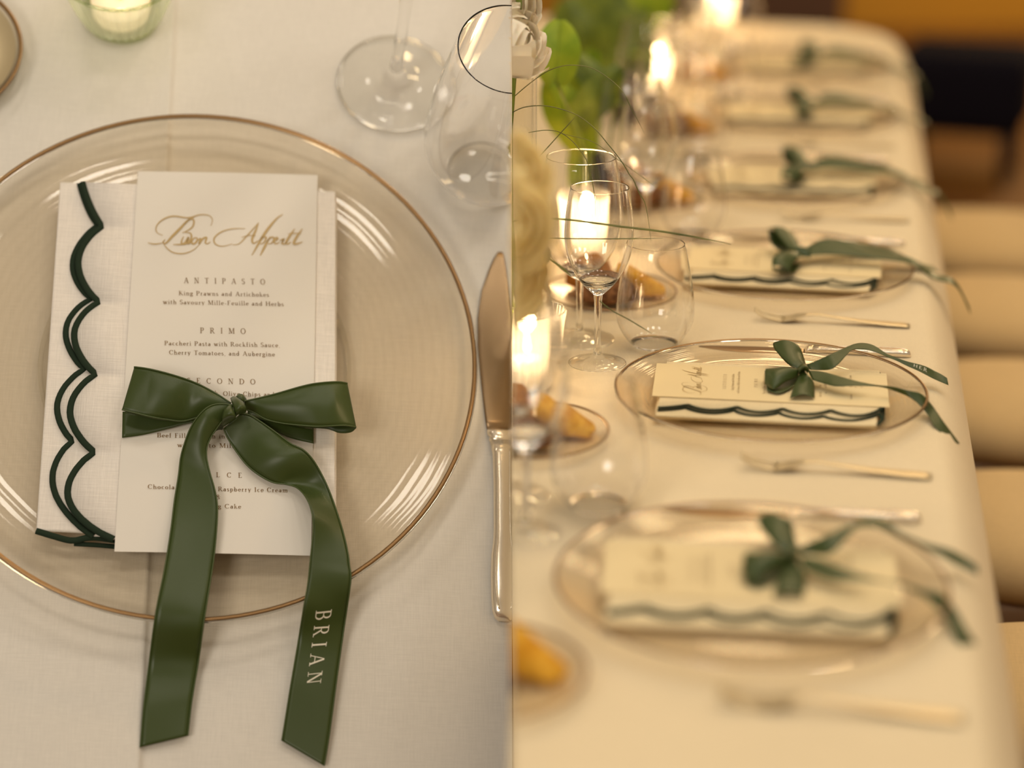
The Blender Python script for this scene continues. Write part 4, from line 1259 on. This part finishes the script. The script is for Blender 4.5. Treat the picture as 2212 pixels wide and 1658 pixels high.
def votive(p, label, power, side):
    global vP
    t = thing('votive_candle', Matrix.Translation(p), label, 'candle', 'lit votives along the long table', side)
    if vP:
        for ch in vP.children:
            c = ch.copy(); C.objects.link(c); c.parent = t
    else:
        vP = t
        mesh_obj('ribbed_glass', *revolve([(0.0001, 0.005), (0.027, 0.005), (0.030, 0.010), (0.033, 0.035), (0.036, 0.075), (0.038, 0.088)], 200, flute=0.05, nfl=20), 'frosted', t)
        mesh_obj('rim', *revolve([(0.0372, 0.0876), (0.0386, 0.0880), (0.0386, 0.0892), (0.0372, 0.0890), (0.0372, 0.0876)], 80), 'solid_glass', t)
        mesh_obj('base', *revolve([(0.0001, 0.0), (0.026, 0.0), (0.029, 0.003), (0.027, 0.005), (0.0001, 0.005)], 72), 'solid_glass', t)
        mesh_obj('candle', *revolve([(0.021, 0.0056), (0.021, 0.034), (0.020, 0.0355), (0.0001, 0.035)], 40), 'wax', t)
        mesh_obj('wick', *tube([(0, 0, .0348), (0.0004, 0, .042)], 0.0007, 6), 'wick', t)
        mesh_obj('flame', *shift(revolve([(r * 1.5, z * 1.4) for r, z in FL], 16), (0, 0, .040)), 'flame', t)
    d = bpy.data.lights.new('candle_light', 'POINT'); d.energy = power; d.color = (1.0, 0.66, 0.32); d.shadow_soft_size = 0.012
    o = bpy.data.objects.new('candle_light', d); C.objects.link(o); o.location = p + Vector((0, 0, 0.076))


votive(Rw(1142, 840), 'lit ribbed votive candle in front of the large and small wine glasses', 0.26, 'R')
votive(Rw(1262, 560), 'lit ribbed votive candle behind the focused pair of wine glasses', 0.5, 'R')
votive(Rw(1422, 208), 'lit ribbed votive candle under the long bent green leaf', 0.9, None)
votive(Rw(1545, 70), 'lit ribbed votive candle closest to the far end of the table', 0.7, None)
votive(Rw(1345, 120), 'lit ribbed votive candle behind the lime leaf', 0.7, None)

# ---------------------------------------------------------------- flowers
def petal_mesh(rho, open_, half, curl, tip=0.0, n=9):
    """a cupped petal: a patch of a sphere, its lip rolled outward"""
    vs, fs = [], []
    for i in range(n + 1):
        v = i / n; ph = open_ * v
        for j in range(n + 1):
            u = j / n * 2 - 1
            az = u * half * (0.35 + 0.65 * math.sin(math.pi * min(0.25 + 0.55 * v, 1)))
            vv = v - 0.10 * (u * u) * v + tip * (1 - abs(u)) * max(0, v - .8)
            p2 = open_ * vv; r = rho * math.sin(p2) + curl * max(0, v - .62) ** 2 * 6 + rho * 0.06; z = -rho * math.cos(p2) - curl * max(0, v - .75) ** 2 * 3
            vs.append((r * math.sin(az), -r * math.cos(az), z))
    for i in range(n):
        for j in range(n): fs.append((i * (n + 1) + j, i * (n + 1) + j + 1, (i + 1) * (n + 1) + j + 1, (i + 1) * (n + 1) + j))
    return vs, fs


def rose(p, size, mat_, label, side='R', tilt=(0, 0), tip=0.3, foot=None):
    base = Matrix.Translation(p) @ Matrix.Rotation(tilt[0], 4, 'X') @ Matrix.Rotation(tilt[1], 4, 'Y')
    t = thing('rose', base, label, 'flower', 'cream and white roses', side)
    r = random.Random(int(p.x * 1000) + int(p.z * 500))
    rows = ((3, .32, 150, 62, .0), (4, .50, 138, 58, .02), (5, .68, 122, 52, .06), (6, .86, 106, 46, .12), (7, 1.0, 92, 42, .2))
    for q, (cnt, rho, op, hf, cu) in enumerate(rows):
        me = None
        for k in range(cnt):
            a = 2 * math.pi * k / cnt + q * 0.7 + r.uniform(-.12, .12)
            if me is None:
                o = mesh_obj('petal', *petal_mesh(size * rho, rad(op), rad(hf), size * cu, tip), mat_, t); me = o.data
                md = o.modifiers.new('thickness', 'SOLIDIFY'); md.thickness = 0.0006
            else:
                o = bpy.data.objects.new('petal', me); C.objects.link(o); o.parent = t
            o.matrix_local = Matrix.Rotation(a, 4, 'Z') @ Matrix.Rotation(rad(r.uniform(-6, 6)), 4, 'X')
    mesh_obj('calyx', *shift(lump(size * .3, size * .3, size * .3, 3, 14, .02, 1.0), (0, 0, -size * 1.25)), 'leaf_dark', t)
    e_ = base.inverted() @ (foot if foot is not None else p - Vector((0.03, 0, size * 4)))
    mesh_obj('stem', *tube(catmull([(0, 0, -size * .9), (0, 0, -size * 1.9), tuple(e_)], 14), 0.0026, 8), 'leaf_dark', t)
    return t


# tall vase with water and its white rose
vz = Rw(1092, 755)
vase = thing('glass_vase', Matrix.Translation(vz), 'tall straight clear glass vase behind the white rose', 'vase', None, 'R')
hgt = 0.44; vr = (Rdepth(1160, 200, 2.2).x - vz.x)
for rr_, nm in ((vr, 'outer_wall'), (vr - 0.004, 'inner_wall')): mesh_obj(nm, *revolve([(rr_ * .97, 0.006), (rr_, 0.02), (rr_, hgt)], 72), 'glass', vase)
mesh_obj('rim', *revolve([(vr - .004, hgt), (vr - .002, hgt + .002), (vr, hgt), (vr - .002, hgt - .001), (vr - .004, hgt)], 72), 'solid_glass', vase)
mesh_obj('base', *revolve([(0.0001, 0.0), (vr * .95, 0.0), (vr, 0.006), (vr * .9, 0.012), (0.0001, 0.012)], 72), 'solid_glass', vase)
for k in range(4):
    a = k * 1.7
    mesh_obj('stalk', *tube([(vr * .5 * math.cos(a), vr * .5 * math.sin(a), .02), (vr * .2 * math.cos(a + 2), vr * .2 * math.sin(a + 2), .25), (vr * .6 * math.cos(a + 2.6), vr * .6 * math.sin(a + 2.6), .46)], 0.0035, 8), 'leaf_dark', vase)
vtop = vz + Vector((-0.01, 0, 0.02)); lowv = Vector((0.007, vz.y, TZ + 0.04))
rose(Rdepth(1116, 88, 2.14), 0.037, 'petal_white', 'white rose with pointed open petals against the glass vase', tilt=(rad(30), rad(50)), tip=1.6, foot=vtop)
rose(Rdepth(1090, 10, 2.16), 0.034, 'petal_white', 'white rose above the open rose against the glass vase', tilt=(rad(50), rad(15)), tip=.8, foot=vtop)
rose(Rdepth(1102, 365, 1.66), 0.033, 'petal_cream', 'cream yellow rose in front of the vase, upper of three', tilt=(rad(40), rad(20)), foot=lowv)
rose(Rdepth(1092, 485, 1.62), 0.034, 'petal_cream', 'cream yellow rose in front of the vase, middle of three', tilt=(rad(60), rad(10)), foot=lowv)
rose(Rdepth(1090, 600, 1.64), 0.034, 'petal_cream', 'cream yellow rose in front of the vase, lowest of three', tilt=(rad(70), rad(25)), foot=lowv)


def leaf_part(bunch, px, py, depth, w_, h_, face, mat_='leaf', bend=0.15):
    """a leaf with midrib and stalk; the stalk runs down into the bunch's vase"""
    p = Rdepth(px, py, depth); n = 16; vs, fs = [], []
    for i in range(n + 1):
        v = i / n
        for j in range(9):
            u = j / 8 * 2 - 1
            wd = w_ * .5 * math.sin(math.pi * min(v * .93 + .05, 1)) ** .55
            vs.append((u * wd, bend * h_ * (v * v) + .12 * w_ * abs(u) ** 1.3 + .02 * w_ * math.sin(9 * v), (v - .5) * h_ + (-.10 * h_ * abs(u) if v < .3 else 0)))
    for i in range(n):
        for j in range(8): fs.append((i * 9 + j, i * 9 + j + 1, (i + 1) * 9 + j + 1, (i + 1) * 9 + j))
    mt = Matrix.Translation(p) @ Matrix.Rotation(face[2], 4, 'Z') @ Matrix.Rotation(face[0], 4, 'X') @ Matrix.Rotation(face[1], 4, 'Y')
    o = mesh_obj('leaf', vs, fs, mat_, bunch); o.matrix_local = Matrix.Translation(-bunch.location) @ mt
    mesh_obj('midrib', *tube([(0, bend * h_ * (i / 8) ** 2 - .0008, (i / 8 - .5) * h_) for i in range(9)], [.0016 - .00012 * i for i in range(9)], 6), mat_, o)
    e_ = mt.inverted() @ (bunch.location + Vector((R.uniform(-.008, .008), R.uniform(-.008, .008), 0)))
    mesh_obj('stalk', *tube(catmull([(0, 0, -h_ * .5), tuple(Vector((0, 0, -h_ * .5)).lerp(e_, .5) + Vector((0.008, 0, 0))), tuple(e_)], 12), 0.0022, 6), 'leaf_dark', o)
    return o


vz2 = Rw(1283, 462); vz3 = Rw(1345, 262)
for q_, lab in ((vz2, 'small dark brown vase behind the large wine glass'), (vz3, 'small dark brown vase of the greenery further along the table')):
    sv = thing('small_vase', Matrix.Translation(q_), lab, 'vase', 'small dark vases')
    mesh_obj('body', *revolve([(0.0001, 0), (.020, 0), (.024, .004), (.031, .025), (.033, .045), (.028, .066), (.021, .076), (.022, .084), (.019, .084), (.018, .075), (.026, .05), (.024, .02), (.0001, .012)], 48), 'berry', sv)
    mesh_obj('lip', *revolve([(.0195, .0836), (.0222, .0836), (.0226, .0850), (.0208, .0858), (.0192, .0850), (.0195, .0836)], 48), 'berry', sv)
b2 = thing('greenery_bunch', Matrix.Translation(vz2 + Vector((0, 0, .02))), 'bunch of lime green leaves rising behind the large wine glass', 'leaves', None, 'R')
b3 = thing('greenery_bunch', Matrix.Translation(vz3 + Vector((0, 0, .02))), 'bunch of broad olive green leaves over the second small vase', 'leaves')
tag(leaf_part(b2, 1208, 112, 2.50, .058, .074, (0, rad(5), rad(8))), 'large lime green heart-shaped leaf')
leaf_part(b2, 1225, 255, 2.75, .060, .11, (rad(10), rad(-30), 0))
leaf_part(b2, 1262, 300, 2.80, .040, .12, (rad(-8), rad(12), 0))
leaf_part(b2, 1290, 215, 2.72, .05, .10, (rad(8), rad(40), 0), 'leaf_dark')
leaf_part(b2, 1288, 170, 2.78, .04, .088, (rad(-12), rad(-35), rad(20)), 'leaf_dark')
leaf_part(b2, 1250, 190, 2.86, .05, .11, (rad(14), rad(22), rad(-25)), 'leaf')
leaf_part(b3, 1350, 70, 3.45, .10, .18, (0, rad(-10), 0), 'leaf_dark')
leaf_part(b3, 1310, 40, 3.55, .12, .17, (rad(10), rad(25), 0), 'leaf_dark')
leaf_part(b3, 1385, 5, 3.45, .12, .12, (0, rad(55), 0), 'leaf')
leaf_part(b3, 1262, 90, 3.55, .11, .16, (0, rad(-25), 0), 'leaf_dark')
leaf_part(b3, 1335, 150, 3.40, .055, .12, (rad(10), rad(48), rad(15)), 'leaf_dark')
lp = [Rdepth(1340, 112, 3.42) - b3.location, Rdepth(1380, 118, 3.40) - b3.location, Rdepth(1425, 117, 3.38) - b3.location, Rdepth(1455, 106, 3.36) - b3.location, Rdepth(1482, 86, 3.34) - b3.location]
mesh_obj('leaf', *tube(catmull(lp, 24), [.012] * 6 + [.017] * 8 + [.015, .014, .012, .011, .010, .008, .006, .005, .004, .001], 10, .25), 'leaf', b3)
# dark plums and berries
sp0 = Vector((0.012, vz.y - 0.005, TZ + 0.016))
bs_ = thing('berry_sprig', Matrix.Translation(sp0), 'sprig of dark plum-coloured berries beside the cream roses', 'berries', None, 'R')
tips = []
for px, py, dp, s_ in ((1166, 553, 2.06, .012), (1160, 590, 2.06, .012), (1152, 640, 2.04, .019)):
    p = Rdepth(px, py, dp) - sp0; tips.append(p)
    mesh_obj('berry', *shift(lump(s_, s_, s_ * 1.1, px, 18, .02, 1.0), p - Vector((0, 0, s_))), 'berry', bs_)
for p in tips:
    mesh_obj('twig', *tube(catmull([(0, 0, 0), (0.004, -0.02, p.z * .6), tuple(p)], 12), 0.0014, 6), 'leaf_dark', bs_)
# long grass blades
GR = [
    [(1106 + x / 3.948, y / 3.948) for x, y in ((-60, 900), (0, 840), (140, 720), (280, 620), (400, 570), (520, 555), (680, 580), (840, 680), (950, 790), (1020, 930), (1080, 1040), (1130, 1140))],
    [(1106 + x / 3.948, y / 3.948) for x, y in ((-60, 990), (0, 960), (100, 915), (250, 900), (400, 925), (560, 985), (700, 1090), (820, 1230), (930, 1370), (1010, 1500))] + [(1106 + x / 4.606, 280 + y / 4.606) for x, y in ((1210, 500), (1270, 640), (1320, 720), (1350, 860), (1370, 1000), (1380, 1100))],
    [(1106 + x / 3.948, y / 3.948) for x, y in ((140, 1130), (280, 1110), (400, 1125), (500, 1190), (580, 1280))] + [(1106 + x / 4.606, 280 + y / 4.606) for x, y in ((760, 350), (820, 650), (830, 860))],
    [(1106 + x / 3.948, y / 3.948) for x, y in ((220, 1350), (400, 1150), (560, 975))],
    [(1106 + x / 4.606, 280 + y / 4.606) for x, y in ((-60, 925), (0, 910), (150, 885), (300, 880), (560, 895), (800, 925), (1100, 965), (1400, 1000), (1700, 1045), (2091, 1120), (2180, 1142))],
    [(1106 + x / 4.606, 280 + y / 4.606) for x, y in ((190, 1075), (800, 1085), (1500, 1080))],
    [(1106 + x / 4.606, 480 + y / 4.606) for x, y in ((200, 240), (400, 380), (520, 470), (600, 550))],
    [(1106 + x / 4.606, 480 + y / 4.606) for x, y in ((870, 780), (1000, 880), (1150, 960), (1300, 1050), (1400, 1110))],
    [(1106 + x / 4.606, 280 + y / 4.606) for x, y in ((500, 40), (800, 120), (1000, 260), (1200, 400), (1500, 620))],
]
WID = (0.5, 0.55, 0.45, 0.5, 1.15, 0.6, 1.0, 0.6, 0.35)
GDEP = (2.19, 2.18, 2.19, 2.17, 2.14, 2.16, 2.13, 2.13, 2.24)
gs = thing('bear_grass', Matrix.Translation(vz + Vector((0, 0, 0.3))), 'spray of long thin arching grass blades over the wine glasses', 'grass', None, 'R')
for pts, w_, gd in zip(GR, WID, GDEP):
    pp = catmull([Rdepth(x, y, gd) - (vz + Vector((0, 0, 0.3))) for x, y in pts], 60)
    mesh_obj('grass_blade', *tube(pp, [0.0019 * w_ * (1 if i < 46 else (60 - i) / 16 + .12) for i in range(60)], 6, .45), 'grass', gs)

# ================================================================ CHAIRS
def make_chair(matrix, label, share=None):
    t = thing('dining_chair', matrix, label, 'chair', 'cream dining chairs along the table')
    if share:
        for ch in share.children:
            c = ch.copy(); C.objects.link(c); c.parent = t
        return t
    # local: x to the guest's back (away from the table), y along the table
    vs, fs = [], []; N_ = 56
    for z, k_ in ((.386, .90), (.392, .97), (.408, 1.0), (.424, .985), (.440, .93), (.454, .82), (.466, .62), (.472, .35), (.474, .02)):
        for i in range(N_):
            a = 2 * math.pi * i / N_; c_, s_ = math.cos(a), math.sin(a); e_ = 2 / 2.35
            vs.append((.235 * k_ * abs(c_) ** e_ * (1 if c_ > 0 else -1), .170 * k_ * abs(s_) ** e_ * (1 if s_ > 0 else -1), z))
    for i in range(8):
        for k_ in range(N_): fs.append((i * N_ + k_, i * N_ + (k_ + 1) % N_, (i + 1) * N_ + (k_ + 1) % N_, (i + 1) * N_ + k_))
    fs += [tuple(reversed(range(N_))), tuple(range(8 * N_, 9 * N_))]
    mesh_obj('seat', vs, fs, 'chair_fabric', t)
    rounded_box('seat_frame', (0.40, 0.32, 0.05), 0.012, 'chair_frame', t, Matrix.Translation((0, 0, 0.338)), 3)
    bk = rounded_box('backrest', (0.07, 0.42, 0.46), 0.032, 'chair_fabric', t, Matrix.Translation((0.27, 0, 0.43)) @ Matrix.Rotation(rad(9), 4, 'Y'), 6)
    for sx_ in (-.18, .19):
        for sy in (-.165, .165):
            mesh_obj('leg', *tube([(sx_, sy, .34), (sx_ * 1.06, sy * 1.05, .0)], [.02, .013], 12), 'chair_frame', t)
    return t


chP = None
sd0 = Rw(2200, 1085, 0.46 - TZ); t0c = t_of(sd0)
CHAIRS = {-2: 'cream dining chair at the sixth setting from the rounded table end', -1: 'cream dining chair at the fifth setting from the rounded table end', 0: 'cream dining chair at the fourth setting from the rounded table end', 1: 'cream dining chair at the third setting from the rounded table end', 2: 'cream dining chair at the second setting from the rounded table end', 3: 'cream dining chair closest to the dark navy ottoman'}
for k, lab in CHAIRS.items():
    p = tw_(t0c + SP * k, EDGE + 0.20, 0)
    ch = make_chair(Matrix.Translation(p) @ Matrix.Rotation(-YAW + rad(R.uniform(-2, 2)), 4, 'Z'), lab, chP); chP = chP or ch
# dark navy ottoman by the far end
nb = Rw(2088, 140, 0.34 - TZ); nb.z = 0
bench = thing('navy_ottoman', Matrix.Translation(nb) @ Matrix.Rotation(rad(-20), 4, 'Z'), 'dark navy upholstered ottoman beyond the cream chairs', 'ottoman')
rounded_box('cushion', (0.40, 0.36, 0.25), 0.05, 'navy', bench, Matrix.Translation((0, 0, 0.15)), 5)
for sx_ in (-.15, .15):
    for sy in (-.13, .13): mesh_obj('leg', *tube([(sx_, sy, .17), (sx_, sy, 0)], [.022, .016], 10), 'wood_leg', bench)

# ================================================================ keep each table's things on its own side of where the two tables meet
bpy.context.view_layer.update()


def clip_mesh(o, side):
    mw = o.matrix_world; xs = [(mw @ v.co).x for v in o.data.vertices]
    if not xs: return
    s = -1 if side == 'L' else 1
    if min(s * x for x in xs) >= 0: return
    if max(s * x for x in xs) <= 0.0005:
        bpy.data.objects.remove(o); return
    if o.data.users > 1: o.data = o.data.copy()
    bm = bmesh.new(); bm.from_mesh(o.data)
    mi = mw.inverted(); co = mi @ Vector((0.0001 * s, 0, 0)); no = (mw.to_3x3().transposed() @ Vector((-s, 0, 0))).normalized()
    r = bmesh.ops.bisect_plane(bm, geom=bm.verts[:] + bm.edges[:] + bm.faces[:], plane_co=co, plane_no=no, clear_outer=True)
    if not any(e.is_boundary for e in bm.edges if e not in set(r['geom_cut'])):
        try: bmesh.ops.holes_fill(bm, edges=[e for e in r['geom_cut'] if isinstance(e, bmesh.types.BMEdge)], sides=0)
        except Exception: pass
    bm.to_mesh(o.data); bm.free()


for o, side in list(CLIP.items()):
    try: o.name
    except ReferenceError: continue
    tree = [o] + list(o.children_recursive)
    for q in tree[::-1]:
        if q.type == 'MESH':
            for gch in list(q.children):
                pass
            clip_mesh(q, side)
for o in [o for o in C.objects if o.type == 'EMPTY' and not o.children]:
    bpy.data.objects.remove(o)
